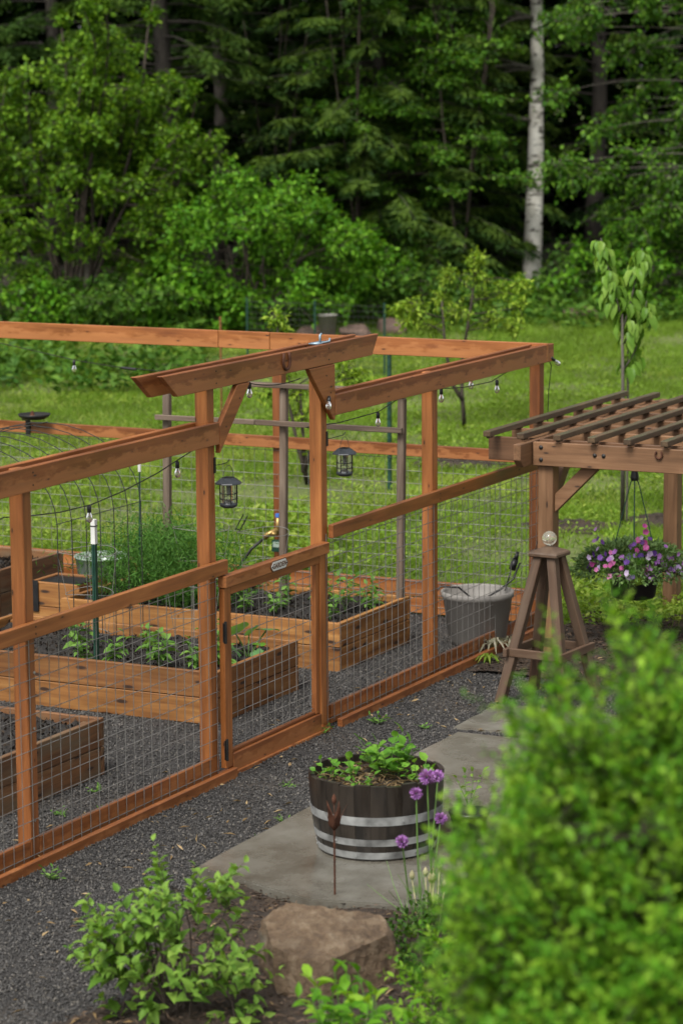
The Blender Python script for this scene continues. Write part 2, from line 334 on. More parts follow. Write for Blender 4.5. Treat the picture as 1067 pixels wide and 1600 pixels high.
def cbox(L, T, H, c=0.004):
    """a box with chamfered edges, centred; 44 triangles"""
    hx, hy, hz = L / 2, T / 2, H / 2; V = []; idx = {}
    for sx in (-1, 1):
        for sy in (-1, 1):
            for sz in (-1, 1):
                for ax in range(3):
                    p = [sx * (hx - c), sy * (hy - c), sz * (hz - c)]; p[ax] = (sx * hx, sy * hy, sz * hz)[ax]
                    idx[(sx, sy, sz, ax)] = len(V); V.append(p)
    F = []
    for ax in range(3):
        o = [a for a in range(3) if a != ax]
        for s in (-1, 1):
            q = []
            for (a, b) in ((-1, -1), (1, -1), (1, 1), (-1, 1)):
                k = [0, 0, 0]; k[ax] = s; k[o[0]] = a; k[o[1]] = b; q.append(idx[(*k, ax)])
            F.append(q if (s > 0) == (ax != 1) else q[::-1])
    for e in range(3):
        o = [a for a in range(3) if a != e]
        for a in (-1, 1):
            for b in (-1, 1):
                k0 = [0, 0, 0]; k0[o[0]] = a; k0[o[1]] = b; k1 = k0[:]; k0[e] = -1; k1[e] = 1
                q = [idx[(*k0, o[0])], idx[(*k1, o[0])], idx[(*k1, o[1])], idx[(*k0, o[1])]]
                F.append(q)
    for sx in (-1, 1):
        for sy in (-1, 1):
            for sz in (-1, 1): F.append([idx[(sx, sy, sz, i)] for i in range(3)])
    Va = np.array(V)
    G = []
    for f in F:                                      # orient outwards
        a, b, c_ = Va[f[0]], Va[f[1]], Va[f[2]]
        nn = np.cross(b - a, c_ - a)
        G.append(f if nn @ Va[f].mean(0) > 0 else f[::-1])
    return V, G
_bc = {}
def frame(a, b, up=(0, 0, 1)):
    a, b = Vector(a), Vector(b); x = (b - a).normalized(); up = Vector(up)
    y = up.cross(x).normalized(); z = x.cross(y)
    m = Matrix((x, y, z)).transposed().to_4x4(); m.translation = (a + b) / 2
    return m
def board(name, a, b, h, t, mat, parent, up=(0, 0, 1), c=0.004, label=None):
    """a plank from a to b (its centre line), h high along up, t thick"""
    L = (Vector(b) - Vector(a)).length; key = (round(L, 3), h, t, mat, c)
    if key not in _bc: _bc[key] = mesh(name, *cbox(L, t, h, c), mat)
    o = put(name, _bc[key], parent, frame(a, b, up))
    if label: o['label'] = label
    return o
def prism(name, pts, t, Mw, mat, parent, bev=0.004):
    """an outline in the local x-z plane, t thick along y"""
    bm = bmesh.new(); n = len(pts)
    v0 = [bm.verts.new((x, -t / 2, z)) for x, z in pts]; v1 = [bm.verts.new((x, t / 2, z)) for x, z in pts]
    bm.faces.new(v0); bm.faces.new(v1[::-1])
    for i in range(n): bm.faces.new((v0[i], v1[i], v1[(i + 1) % n], v0[(i + 1) % n]))
    bmesh.ops.recalc_face_normals(bm, faces=bm.faces)
    if bev: bmesh.ops.bevel(bm, geom=bm.edges[:], offset=bev, segments=1, affect='EDGES')
    me = bpy.data.meshes.new(name); bm.to_mesh(me); bm.free(); me.materials.append(M[mat])
    return put(name, me, parent, Mw)

def at(px, py, d):
    """the place that stands at depth d behind this point of the 1067 x 1600 frame: used once, to survey where things are"""
    return CAM + d * (FWD + RGT * (px - 533.5) / FPX + UPV * (800 - py) / FPX)
FH = np.array((0.8925, 0.4511)); RH = np.array((0.4511, -0.8925))
def _h(ix, iy, s): 
    v = np.sin(ix * 127.1 + iy * 311.7 + s * 74.7) * 43758.5453
    return v - np.floor(v)
def vnoise(x, y, s=0):
    ix, iy = np.floor(x), np.floor(y); fx, fy = x - ix, y - iy
    fx = fx * fx * (3 - 2 * fx); fy = fy * fy * (3 - 2 * fy)
    return (_h(ix, iy, s) * (1 - fx) + _h(ix + 1, iy, s) * fx) * (1 - fy) + (_h(ix, iy + 1, s) * (1 - fx) + _h(ix + 1, iy + 1, s) * fx) * fy
def gz(x, y):
    """height of the ground: level round the garden, rising gently towards the wood"""
    x = np.asarray(x, float); y = np.asarray(y, float)
    q = (x - CAM[0]) * FH[0] + (y - CAM[1]) * FH[1]
    t = np.clip(q - 26, 0, 45)
    rise = 0.040 * t * t / (t + 4)
    k = np.clip((q - 25) / 6, 0, 1)
    return rise + k * (0.16 * (vnoise(x * 0.45, y * 0.45, 1) - 0.5) + 0.05 * (vnoise(x * 1.7, y * 1.7, 2) - 0.5))
def gpt(px, d):
    """ground point at depth d under pixel column px"""
    p = at(px, 400, d); return Vector((p[0], p[1], float(gz(p[0], p[1]))))

def runit(rng, n):
    v = rng.normal(size=(n, 3)); return v / np.linalg.norm(v, axis=1, keepdims=True)
def unit(v): return v / np.maximum(np.linalg.norm(v, axis=-1, keepdims=True), 1e-9)
# leaf outlines: x along the leaf, y across, z out of it
T2 = (np.array([(0, 0, 0), (0.42, -0.5, 0.07), (0.42, 0.5, 0.07), (1, 0, -0.06)]), np.array([(0, 1, 3), (0, 3, 2)]))
T1 = (np.array([(0, -0.5, 0), (0, 0.5, 0), (1, 0, 0)]), np.array([(0, 1, 2)]))
def ovate(w1=0.42, w2=0.36, fold=0.10, curl=0.16):
    V = [(0, 0, 0), (0.30, -w1, fold), (0.30, 0, 0.02), (0.30, w1, fold), (0.66, -w2, fold - curl * 0.35), (0.66, 0, 0.02 - curl * 0.3), (0.66, w2, fold - curl * 0.35), (1, 0, -curl)]
    F = [(0, 1, 2), (0, 2, 3), (1, 4, 5), (1, 5, 2), (2, 5, 6), (2, 6, 3), (4, 7, 5), (5, 7, 6)]
    return np.array(V), np.array(F)
OV = ovate(); OVC = ovate(0.46, 0.34, 0.14, 0.30); OVF = ovate(0.40, 0.40, 0.05, 0.08)
def leaves(name, pos, axis, nrm, L, Wd, tmpl, mat, parent, rng, rnd=None):
    """a crown's foliage: every leaf a folded blade of its own, joined into one part"""
    TV, TF = tmpl; n = len(pos)
    axis = unit(axis); side = unit(np.cross(nrm, axis)); nn = np.cross(axis, side)
    L = np.broadcast_to(np.asarray(L, float), (n,)); Wd = np.broadcast_to(np.asarray(Wd, float), (n,))
    V = (pos[:, None, :] + axis[:, None, :] * (TV[None, :, 0, None] * L[:, None, None]) + side[:, None, :] * (TV[None, :, 1, None] * Wd[:, None, None])
         + nn[:, None, :] * (TV[None, :, 2, None] * L[:, None, None]))
    F = (TF[None] + (np.arange(n) * len(TV))[:, None, None]).reshape(-1, 3)
    if rnd is None: rnd = rng.random(n)
    return put(name, mesh_np(name, V.reshape(-1, 3), F, mat, np.repeat(rnd * 0.98, len(TV))), parent)
_lm = {}
def leaf_obj(name, p, axis, nrm, L, Wd, tmpl, key, mat, parent):
    """one leaf as an object; alike leaves share their mesh"""
    k = (key, mat)
    if k not in _lm:
        _lm[k] = mesh_np(name, tmpl[0], tmpl[1], mat, np.zeros(len(tmpl[0])), smooth=True)
    a = Vector(axis).normalized(); s = Vector(nrm).cross(a)
    if s.length < 1e-4: s = a.orthogonal()
    s.normalize(); n_ = a.cross(s)
    m = Matrix((a * L, s * Wd, n_ * L)).transposed().to_4x4(); m.translation = Vector(p)
    return put(name, _lm[k], parent, m)
def curve(rng, p, d, L, n=6, wander=0.15, grav=0.0):
    """a growing stem: a list of points"""
    p = np.array(p, float); d = unit(np.array(d, float)); out = [p.copy()]
    for i in range(n):
        d = unit(d + rng.normal(size=3) * wander + np.array((0, 0, grav)))
        p = p + d * L / n; out.append(p.copy())
    return np.array(out)
def along(P, t):
    """points and directions at parameters t in 0..1 along a polyline"""
    P = np.asarray(P); n = len(P) - 1; f = np.clip(t, 0, 0.9999) * n; i = f.astype(int); u = (f - i)[:, None]
    return P[i] * (1 - u) + P[i + 1] * u, unit(P[i + 1] - P[i])

# ------------------------------------------------------------------ the setting
def sheet(name, xs, ys, zf, mat, kind='structure', mask=None):
    xs = np.asarray(xs, float); ys = np.asarray(ys, float)
    X, Y = np.meshgrid(xs, ys, indexing='ij'); Z = zf(X, Y)
    V = np.stack([X, Y, Z], -1).reshape(-1, 3); ny = len(ys)
    i, j = np.meshgrid(np.arange(len(xs) - 1), np.arange(ny - 1), indexing='ij')
    F = np.stack([i * ny + j, (i + 1) * ny + j, (i + 1) * ny + j + 1, i * ny + j + 1], -1).reshape(-1, 4)
    if mask is not None:
        c = V[F].mean(1); F = F[mask(c[:, 0], c[:, 1])]
    o = put(name, mesh_np(name, V, F, mat, smooth=True)); o['kind'] = kind
    return o
def span(a, b, s): return np.arange(a, b + s * 0.5, s)
gx = np.concatenate([[-400, -200, -90, -40, -25], span(-20, 40, 0.5), [45, 55, 70, 100, 200, 420]])
gy = np.concatenate([[-400, -200, -90, -40], span(-25, 35, 0.5), [40, 50, 70, 110, 200, 420]])
def in_gravel(x, y):
    e = 0.28 * (vnoise(x * 1.6, y * 1.6, 5) - 0.5)
    return (x < 5.52 + e * (y < -0.1)) & (y < 5.6) & (x > -9) & (y > -9) & ~((x > 4.6 + e) & (y < -0.35 + e))
sheet('lawn_ground', gx, gy, lambda x, y: gz(x, y) - 0.02 - 0.05 * ((x < 4.6) & (x > -8.5) & (y < 4.8) & (y > -8.5)), 'lawn')
sheet('gravel_yard', span(-9, 6, 0.05), span(-9, 5.7, 0.05), lambda x, y: 0.012 * (vnoise(x * 2.2, y * 2.2, 3) - 0.5) + 0.006 * (vnoise(x * 9, y * 9, 4) - 0.5), 'gravelbase', mask=in_gravel)
def in_mulch(x, y):
    e = 0.30 * (vnoise(x * 2.1, y * 2.1, 7) - 0.5) + 0.12 * (vnoise(x * 7, y * 7, 8) - 0.5)
    return ((x < -2.03 + e * 0.2) & (y < -1.35 + e - 0.22 * np.clip(-2.6 - x, 0, 1.2)) & (x > -8)) | ((y < -2.5 + e * 0.3) & (x > -3) & (x < 2.6))
def mulch_z(x, y): return 0.012 + 0.05 * np.clip((vnoise(x * 1.8, y * 1.8, 9)), 0, 1) + 0.018 * vnoise(x * 11, y * 11, 10)
sheet('planting_soil', span(-8, 2.6, 0.04), span(-8.5, -0.9, 0.04), mulch_z, 'mulch', mask=in_mulch)
def in_border(x, y):
    e = 0.35 * (vnoise(x * 1.9, y * 1.9, 17) - 0.5)
    return (x > 3.55 + e) & (x < 6.2 + e) & (y < -0.16) & (y > -2.6 + e)
sheet('border_soil', span(3.2, 6.5, 0.04), span(-3, -0.16, 0.04), lambda x, y: 0.008 + 0.018 * vnoise(x * 5, y * 5, 11) + 0.01 * vnoise(x * 16, y * 16, 12), 'mulch', mask=in_border)
# forest floor under the trees
def ff(x, y):
    q = (x - CAM[0]) * FH[0] + (y - CAM[1]) * FH[1]
    return q > 44.5 + 1.8 * (vnoise(x * 0.7, y * 0.7, 13) - 0.5)
sheet('forest_floor', span(5, 70, 0.6), span(-15, 50, 0.6), lambda x, y: gz(x, y) + 0.05, 'forest_floor', mask=ff)
# bare patches in the lawn
PATCH = [(720, 742, 30.6, 0.5, 0.35), (890, 836, 26.9, 0.5, 0.40), (1030, 815, 27.2, 0.28, 0.4)]
patches = []
for i, (px, py, d, a, b) in enumerate(PATCH):
    p = gpt(px, d); n = 40; V = []; F = []
    for r in range(6):
        for k in range(n):
            an = 2 * PI * k / n; rr = r / 5 * (0.8 + 0.5 * float(vnoise(np.array(3 * math.cos(an) + i * 7.0), np.array(3 * math.sin(an)), 21)))
            w = RH * (a * rr * math.cos(an)) + FH * (b * rr * math.sin(an))
            x, y = p.x + w[0], p.y + w[1]
            V.append((x, y, float(gz(x, y)) + 0.035 * (1 - (r / 5) ** 2) - 0.012 + 0.03 * random.Random(i * 999 + r * 50 + k).random() * (r < 5)))
    for r in range(5):
        for k in range(n): F.append((r * n + k, r * n + (k + 1) % n, (r + 1) * n + (k + 1) % n, (r + 1) * n + k))
    o = put('bare_soil', mesh('bare_soil', V, F, 'mulch', True)); o['kind'] = 'structure'
    patches.append((p.x, p.y, a, b))

# grass: blades over the lawn that can be seen, one body of stuff
rng = R8(3)
N = 420000
q = 21.5 + (rng.random(N) ** 0.9) * 25.5; s = (rng.random(N) - 0.5) * (q * 0.30 + 2.2) + 0.012 * q
x = CAM[0] + q * FH[0] + s * RH[0]; y = CAM[1] + q * FH[1] + s * RH[1]
keep = ((x > 5.55) | (y > 5.65)) & ~((x < 6.3) & (y < -0.15) & (rng.random(N) < 0.75)) & (q < 44.6 + 1.5 * vnoise(x * 0.7, y * 0.7, 13))
den = vnoise(x * 0.8, y * 0.8, 31) * 0.6 + vnoise(x * 3, y * 3, 32) * 0.4
keep &= rng.random(N) < np.clip((den - 0.22) * 3.2, 0.12, 1)
for (ax, ay, a, b) in patches:
    dx, dy = x - ax, y - ay; u = (dx * RH[0] + dy * RH[1]) / a; v = (dx * FH[0] + dy * FH[1]) / b
    keep &= (u * u + v * v > 0.75) | (rng.random(N) < 0.10)
x, y, q = x[keep], y[keep], q[keep]; n = len(x)
pos = np.stack([x, y, gz(x, y) - 0.02], -1)
axis = unit(rng.normal(size=(n, 3)) * (0.55, 0.55, 0.1) + (0, 0, 0.6)); side = runit(rng, n)
rnd = np.clip(0.55 * vnoise(x * 0.5, y * 0.5, 33) + 0.25 * vnoise(x * 2.4, y * 2.4, 34) + 0.32 * rng.random(n), 0, 1)
hh = (0.045 + 0.06 * rng.random(n)) * (0.7 + 0.9 * vnoise(x * 1.1, y * 1.1, 35)) * (1 + 0.5 * (q > 41))
g = leaves('grass', pos, axis, side, hh, 0.010 + 0.008 * rng.random(n), T1, 'grass', None, rng, rnd)
tag(g, 'short uneven green grass of the lawn beyond the garden fence', 'grass', kind='stuff')
# clover and weeds in the lawn and the lush strip behind the far fence
def weeds(name, label, n, region, L, mat, seed, h=0.10):
    rng = R8(seed); pts = region(rng, n); n = len(pts)
    pos = pts + np.stack([rng.normal(size=n) * 0.03, rng.normal(size=n) * 0.03, rng.random(n) * h], -1)
    ax = unit(rng.normal(size=(n, 3)) * (1, 1, 0.35) + (0, 0, 0.35)); nr = unit(rng.normal(size=(n, 3)) * 0.5 + (0, 0, 1))
    o = leaves(name, pos, ax, nr, L * (0.6 + 0.8 * rng.random(n)), L * 0.55, T2, mat, None, rng)
    return tag(o, label, 'plants', kind='stuff')
def region_px(x0, x1, d0, d1, thr=0.0, seed=0):
    def f(rng, n):
        d = d0 + rng.random(n) * (d1 - d0); px = x0 + rng.random(n) * (x1 - x0)
        P = CAM + d[:, None] * (FWD + RGT * ((px - 533.5) / FPX)[:, None]); 
        k = vnoise(P[:, 0] * 1.3, P[:, 1] * 1.3, 40 + seed) > thr
        P = P[k]; P[:, 2] = gz(P[:, 0], P[:, 1]); return P
    return f
weeds('lawn_clover', 'low clover and weeds scattered through the lawn', 26000, region_px(-150, 1200, 23.5, 40, 0.45), 0.05, 'grass', 41, 0.06)
weeds('weed_strip', 'lush broad-leaved weeds behind the left end of the far fence', 5200, region_px(-200, 330, 36.5, 42.5, 0.42, 1), 0.15, 'under', 42, 0.26)
weeds('ground_cover', 'low leafy ground cover along the edge of the wood', 11000, region_px(-200, 1250, 42.2, 45.5, 0.30, 2), 0.13, 'under', 43, 0.34)
weeds('garden_weeds', 'weedy green plants growing behind the far fence by the tap', 2600, region_px(400, 520, 24.6, 27.5, 0.30, 3), 0.08, 'grass', 44, 0.25)
weeds('border_weeds', 'low green weeds under the hanging basket by the pergola', 2000, region_px(850, 1100, 22.2, 24.5, 0.30, 4), 0.06, 'grass', 45, 0.10)

# gravel stones
def scatter_stones(name, label, pts, size, mat, seed, sub=1):
    me = bpy.data.meshes.new(name); me.vertices.add(len(pts)); me.vertices.foreach_set('co', np.asarray(pts, np.float32).ravel())
    me.materials.append(M[mat]); me.update()
    o = put(name, me)
    ng = bpy.data.node_groups.new(name, 'GeometryNodeTree')
    ng.interface.new_socket('Geometry', in_out='INPUT', socket_type='NodeSocketGeometry'); ng.interface.new_socket('Geometry', in_out='OUTPUT', socket_type='NodeSocketGeometry')
    gi = ng.nodes.new('NodeGroupInput'); go = ng.nodes.new('NodeGroupOutput')
    ic = ng.nodes.new('GeometryNodeMeshIcoSphere'); ic.inputs['Radius'].default_value = size; ic.inputs['Subdivisions'].default_value = sub
    sm = ng.nodes.new('GeometryNodeSetMaterial'); sm.inputs['Material'].default_value = M[mat]
    ip = ng.nodes.new('GeometryNodeInstanceOnPoints')
    rr = ng.nodes.new('FunctionNodeRandomValue'); rr.data_type = 'FLOAT_VECTOR'; rr.inputs[1].default_value = (6.28, 6.28, 6.28); rr.inputs['Seed'].default_value = seed
    rs = ng.nodes.new('FunctionNodeRandomValue'); rs.data_type = 'FLOAT_VECTOR'; rs.inputs[0].default_value = (0.45, 0.35, 0.30); rs.inputs[1].default_value = (1.35, 1.1, 0.9); rs.inputs['Seed'].default_value = seed + 1
    rv = ng.nodes.new('FunctionNodeRandomValue'); rv.data_type = 'FLOAT'; rv.inputs['Seed'].default_value = seed + 2
    st = ng.nodes.new('GeometryNodeStoreNamedAttribute'); st.domain = 'INSTANCE'; st.data_type = 'FLOAT'; st.inputs['Name'].default_value = 'rnd'
    lk = ng.links.new
    lk(ic.outputs[0], sm.inputs[0]); lk(sm.outputs[0], ip.inputs['Instance']); lk(gi.outputs[0], ip.inputs['Points']); lk(rr.outputs[0], ip.inputs['Rotation']); lk(rs.outputs[0], ip.inputs['Scale'])
    lk(ip.outputs[0], st.inputs[0]); lk([s_ for s_ in rv.outputs if s_.enabled][0], [s_ for s_ in st.inputs if s_.enabled and s_.name == 'Value'][0]); lk(st.outputs[0], go.inputs[0])
    md = o.modifiers.new('scatter', 'NODES'); md.node_group = ng
    return tag(o, label, 'gravel', kind='stuff')
rng = R8(8); N = 290000
q = 12.2 + rng.random(N) * 11.5; s = (rng.random(N) - 0.5) * (q * 0.25 + 1.6)
x = CAM[0] + q * FH[0] + s * RH[0]; y = CAM[1] + q * FH[1] + s * RH[1]
k = in_gravel(x, y) & ~in_mulch(x, y) & ~((x > -1.95) & (x < 1.64) & (y < -1.05) & (y > -2.5)) & (y > -3.2)
for bx in (-1.33, 1.34, 3.22): k &= ~((x > bx + 0.03) & (x < bx + 1.2) & (y > 0.74) & (y < 3.1))
k &= ~in_border(x, y) | (rng.random(N) < 0.2)
k &= rng.random(N) < np.clip(0.35 + 1.3 * vnoise(x * 1.1, y * 1.1, 51), 0, 1)
x, y = x[k], y[k]
scatter_stones('gravel', 'dark grey crushed gravel of the garden paths', np.stack([x, y, 0.002 + 0.012 * (vnoise(x * 2.2, y * 2.2, 3) - 0.5) + 0.006 * rng.random(len(x))], -1), 0.0076, 'pebble', 5)
# bark chips, straw and bits lying on the soil and gravel
def litter(name, label, n, reg, mat, L, seed):
    rng = R8(seed); P = reg(rng, n); n = len(P)
    P[:, 2] += 0.008 + 0.012 * rng.random(n)
    ax = unit(rng.normal(size=(n, 3)) * (1, 1, 0.22)); nr = unit(rng.normal(size=(n, 3)) * 0.35 + (0, 0, 1))
    o = leaves(name, P, ax, nr, L * (0.4 + 1.2 * rng.random(n)), L * 0.22 * (0.5 + rng.random(n)), T2, mat, None, rng)
    return tag(o, label, 'litter', kind='stuff')
def reg_mulch(rng, n):
    x = -6.5 + rng.random(n) * 5.2; y = -4.5 + rng.random(n) * 3.6; k = in_mulch(x, y); x, y = x[k], y[k]; return np.stack([x, y, mulch_z(x, y)], -1)
def reg_border(rng, n):
    x = 3.2 + rng.random(n) * 3.2; y = -2.8 + rng.random(n) * 2.6; k = in_border(x, y); x, y = x[k], y[k]; return np.stack([x, y, 0.02 + 0.0 * x], -1)
def reg_yard(rng, n):
    x = -4.5 + rng.random(n) * 9; y = -1.1 + rng.random(n) * 1.6 - 0.3 * rng.random(n); return np.stack([x, y, 0.006 + 0.0 * x], -1)
litter('bark_mulch', 'brown bark chips covering the soil around the boulder', 16000, reg_mulch, 'chip', 0.038, 61)
litter('border_mulch', 'brown bark chips on the ground below the pergola', 9000, reg_border, 'chip', 0.04, 62)
litter('dry_litter', 'dry straw and twig bits lying on the gravel', 300, reg_yard, 'straw', 0.055, 63)
litter('soil_straw', 'pale straw bits lying on the soil beside the boulder', 260, reg_mulch, 'straw', 0.06, 64)

# the concrete path: each slab a piece of it
path = thing('path', None, None, (-1, -1.7, 0)); path['kind'] = 'structure'
def slab(pts, z, t):
    bm = bmesh.new(); v = [bm.verts.new((x_, y_, z - t)) for x_, y_ in pts]; f = bm.faces.new(v)
    e = bmesh.ops.extrude_face_region(bm, geom=[f]); bmesh.ops.translate(bm, vec=(0, 0, t), verts=[g_ for g_ in e['geom'] if isinstance(g_, bmesh.types.BMVert)])
    bmesh.ops.recalc_face_normals(bm, faces=bm.faces); bmesh.ops.bevel(bm, geom=bm.edges[:], offset=0.008, segments=2, affect='EDGES')
    me = bpy.data.meshes.new('slab'); bm.to_mesh(me); bm.free(); me.materials.append(M['concrete']); return put('slab', me, path)
def rough_edge(pts, amp, seed, n=9):
    r = random.Random(seed); out = []
    for i in range(len(pts)):
        a, b = pts[i], pts[(i + 1) % len(pts)]
        for k_ in range(n): t_ = k_ / n; j = amp * (r.random() - 0.5) * (k_ > 0); out.append((a[0] + (b[0] - a[0]) * t_ + j, a[1] + (b[1] - a[1]) * t_ + j))
    return out
slab(rough_edge([(-1.93, -1.01), (0.50, -0.96), (0.52, -2.48), (-2.06, -2.44), (-2.20, -1.84)], 0.016, 1), 0.085, 0.13)
slab(rough_edge([(0.535, -0.98), (1.62, -0.985), (1.64, -2.46), (0.555, -2.47)], 0.014, 2), 0.074, 0.12)
slab(rough_edge([(1.95, -0.80), (2.72, -0.78), (2.80, -2.3), (1.98, -2.35)], 0.02, 3), 0.014, 0.08)

# ------------------------------------------------------------------ the fence round the vegetable garden
def wire_panel(name, parent, p0, u, Lu, H, sp=0.1016, r=0.0026, off=(0, 0.05), mat='wire'):
    """one welded panel: p0 lower corner, u the horizontal direction"""
    u = Vector(u); p0 = Vector(p0); nrm = Vector((u.y, -u.x, 0)); m = MB(); jr = random.Random(int(abs(p0.x * 71 + p0.y * 37 + Lu * 13) * 10))
    def rod(a, b, o):
        d = (b - a).normalized(); s_ = d.cross(nrm).normalized() * r; n_ = nrm * r; c = nrm * o
        a = a + c; b = b + c
        m.add([a + s_, a + n_, a - s_, a - n_, b + s_, b + n_, b - s_, b - n_], [(0, 1, 5, 4), (1, 2, 6, 5), (2, 3, 7, 6), (3, 0, 4, 7)])
    k = off[0]
    while k <= Lu:
        w = 0.003 * (jr.random() - 0.5)
        rod(p0 + u * (k + w), p0 + u * (k - w) + Vector((0, 0, H)), r); k += sp
    z = off[1]
    while z <= H:
        w = 0.003 * (jr.random() - 0.5)
        rod(p0 + Vector((0, 0, z + w)), p0 + u * Lu + Vector((0, 0, z - w)), -r); z += sp
    return m.build(name, mat, parent)
PW = 0.089
def post(parent, X, Y, z1, z0=-0.25, mat='fence_post', w=PW, name='post'):
    return board(name, (X, Y, z0), (X, Y, z1), w, w, mat, parent, up=(1, 0, 0), c=0.005)
def screws(parent, pts, nrm):
    for p in pts:
        m = MB(); a = Vector(p); n_ = Vector(nrm); m.tube([a, a + n_ * 0.004], 0.009, 8); m.build('staple', 'screw', parent)

def fix(parent, p):
    if 'scr' not in _lm: m = MB(); m.tube([(0, 0.001, 0), (0, -0.0015, 0)], 0.0055, 8); _lm['scr'] = mesh('screw', m.V, m.F, 'iron')
    put('screw', _lm['scr'], parent, Matrix.Translation(p))
YC = 0.0445                                           # centre line of the near posts
TZ, LZ = 2.208, 1.354                                 # centre heights of top rail and waist rail
def near_run(f, x0, x1, posts, topx, lowx):
    for X in posts: post(f, X, YC, 2.265)
    for (a, b) in topx: board('top_rail', (a, -0.019, TZ), (b, -0.019, TZ), 0.140, 0.038, 'fence', f)
    for (a, b) in topx: board('top_rail', (a - 0.04, 0.108, TZ), (b - 0.06, 0.108, TZ), 0.140, 0.038, 'fence', f)
    for (a, b) in lowx: board('waist_rail', (a, -0.027, LZ), (b, -0.027, LZ), 0.092, 0.038, 'fence_post', f)
    for X in posts:
        for z in (TZ - 0.035, TZ + 0.035): fix(f, (X + 0.012, -0.0385, z))
        for z in (LZ - 0.02, LZ + 0.02): fix(f, (X - 0.01, -0.0465, z))
    xs = sorted([x0] + [p for p in posts if x0 < p < x1] + [x1])
    for a, b in zip(xs, xs[1:]):
        if b - a > 0.3: board('kickboard', (a + 0.05, 0.019, 0.075), (b - 0.05, 0.019, 0.075), 0.13, 0.036, 'fence', f)
    board('base_board', (x0, -0.085, 0.018), (x1, -0.085, 0.018), 0.089, 0.038, 'fence', f)
fl = thing('garden_fence', 'stained wooden wire fence left of the gate, running out of the picture', 'fence', (-2, 0, 0))
near_run(fl, -4.6, 0.19, [-4.09, -2.0], [(-4.6, 0.132)], [(-4.6, 0.205)])
wire_panel('wire_mesh', fl, (-4.6, -0.0035, 0.03), (1, 0, 0), 4.735, 1.31, off=(0.035, 0.02))
screws(fl, [(-1.985, -0.0005, 0.78), (-2.0, -0.0005, 0.25), (-1.97, -0.0005, 1.1)], (0, -1, 0))
fr = thing('garden_fence', 'stained wooden wire fence right of the gate up to the far corner', 'fence', (3.5, 0, 0))
near_run(fr, 1.66, 5.50, [3.40, 5.41], [(1.735, 5.562)], [(1.66, 5.46)])
wire_panel('wire_mesh', fr, (1.60, -0.0035, 0.03), (1, 0, 0), 3.86, 1.31, off=(0.035, 0.02))
screws(fr, [(3.41, -0.0005, 1.05), (3.41, -0.0005, 0.30)], (0, -1, 0))
fb = thing('garden_fence', 'stained wooden wire fence across the back of the vegetable beds', 'fence', (5.45, 2.5, 0))
for Y in (2.40, 5.36): post(fb, 5.495, Y, 2.27)
for (a, b) in ((-0.04, 2.44), (2.444, 2.928), (2.932, 6.3)): board('top_rail', (5.431, a, 2.216), (5.431, b, 2.216), 0.145, 0.036, 'fence', fb)
for (a, b) in ((0.10, 3.4), (3.404, 6.3)): board('waist_rail', (5.431, a, 1.372), (5.431, b, 1.372), 0.098, 0.036, 'fence', fb)
for (a, b) in ((0.10, 3.0), (3.004, 6.3)):
    board('kickboard', (5.47, a, 0.085), (5.47, b, 0.085), 0.13, 0.034, 'fence', fb); board('kickboard', (5.47, a, 0.225), (5.47, b, 0.225), 0.135, 0.034, 'fence', fb)
wire_panel('wire_mesh', fb, (5.452, 0.06, 0.05), (0, 1, 0), 6.2, 1.29, off=(0.02, 0.03), r=0.0022)

# the arbor over the gate
ar = thing('gate_arbor', 'wooden arbor of two tall posts and paired beams over the gate', 'arbor', (0.86, 0, 0))
for X in (0.0895, 1.627): post(ar, X, YC, 2.56)
for Y, a, b in ((-0.019, -0.565, 2.395), (0.108, -0.66, 2.30)):
    L = b - a; h = 0.141
    prism('beam', [(-L / 2, h / 2), (-L / 2 + 0.19, -h / 2), (L / 2 - 0.10, -h / 2), (L / 2, h / 2)], 0.038, Matrix.Translation(((a + b) / 2, Y, 2.562)), 'fence', ar)
for Y, dx in ((-0.0195, 0.0),):
    prism('brace', [(0.003, -0.20), (0.003, -0.03), (0.235, 0.208), (0.405, 0.208)], 0.036, Matrix.Translation((0.136 + dx, Y, 2.28)), 'fence_post', ar)
    prism('brace', [(0.105, -0.17), (0.105, 0.208), (-0.27, 0.208), (-0.235, 0.16), (0.085, -0.17)], 0.036, Matrix.Translation((1.622 + dx, Y, 2.28)), 'fence_post', ar)

for X in (0.09, 1.627):
    for z in (2.525, 2.60): fix(ar, (X + 0.01, -0.0385, z))
for p in ((0.22, -0.038, 2.24), (0.40, -0.038, 2.40), (1.66, -0.038, 2.30), (1.60, -0.038, 2.42)): fix(ar, p)
# the gate: two stiles, rails, trim, wire, hinges, latch
gt = thing('garden_gate', 'low stained wooden gate filled with wire mesh, closed', 'gate', (0.16, 0, 0))
gy_ = -0.022
board('stile', (0.197, gy_, 0.055), (0.197, gy_, 1.222), 0.040, 0.089, 'fence_post', gt, up=(0, 1, 0))
board('stile', (1.515, gy_, 0.055), (1.515, gy_, 1.222), 0.040, 0.078, 'fence_post', gt, up=(0, 1, 0))
board('top_cap', (0.140, gy_ - 0.012, 1.262), (1.572, gy_ - 0.012, 1.262), 0.074, 0.060, 'fence', gt)
board('top_rail', (0.243, gy_, 1.194), (1.474, gy_, 1.194), 0.054, 0.034, 'fence_post', gt)
board('bottom_rail', (0.243, gy_ - 0.002, 0.075), (1.474, gy_ - 0.002, 0.075), 0.120, 0.042, 'fence', gt)
board('trim', (1.448, gy_ + 0.006, 0.137), (1.448, gy_ + 0.006, 1.165), 0.030, 0.050, 'fence_post', gt, up=(0, 1, 0))
board('trim', (0.245, gy_ + 0.012, 0.148), (1.42, gy_ + 0.012, 0.148), 0.022, 0.030, 'fence_post', gt)
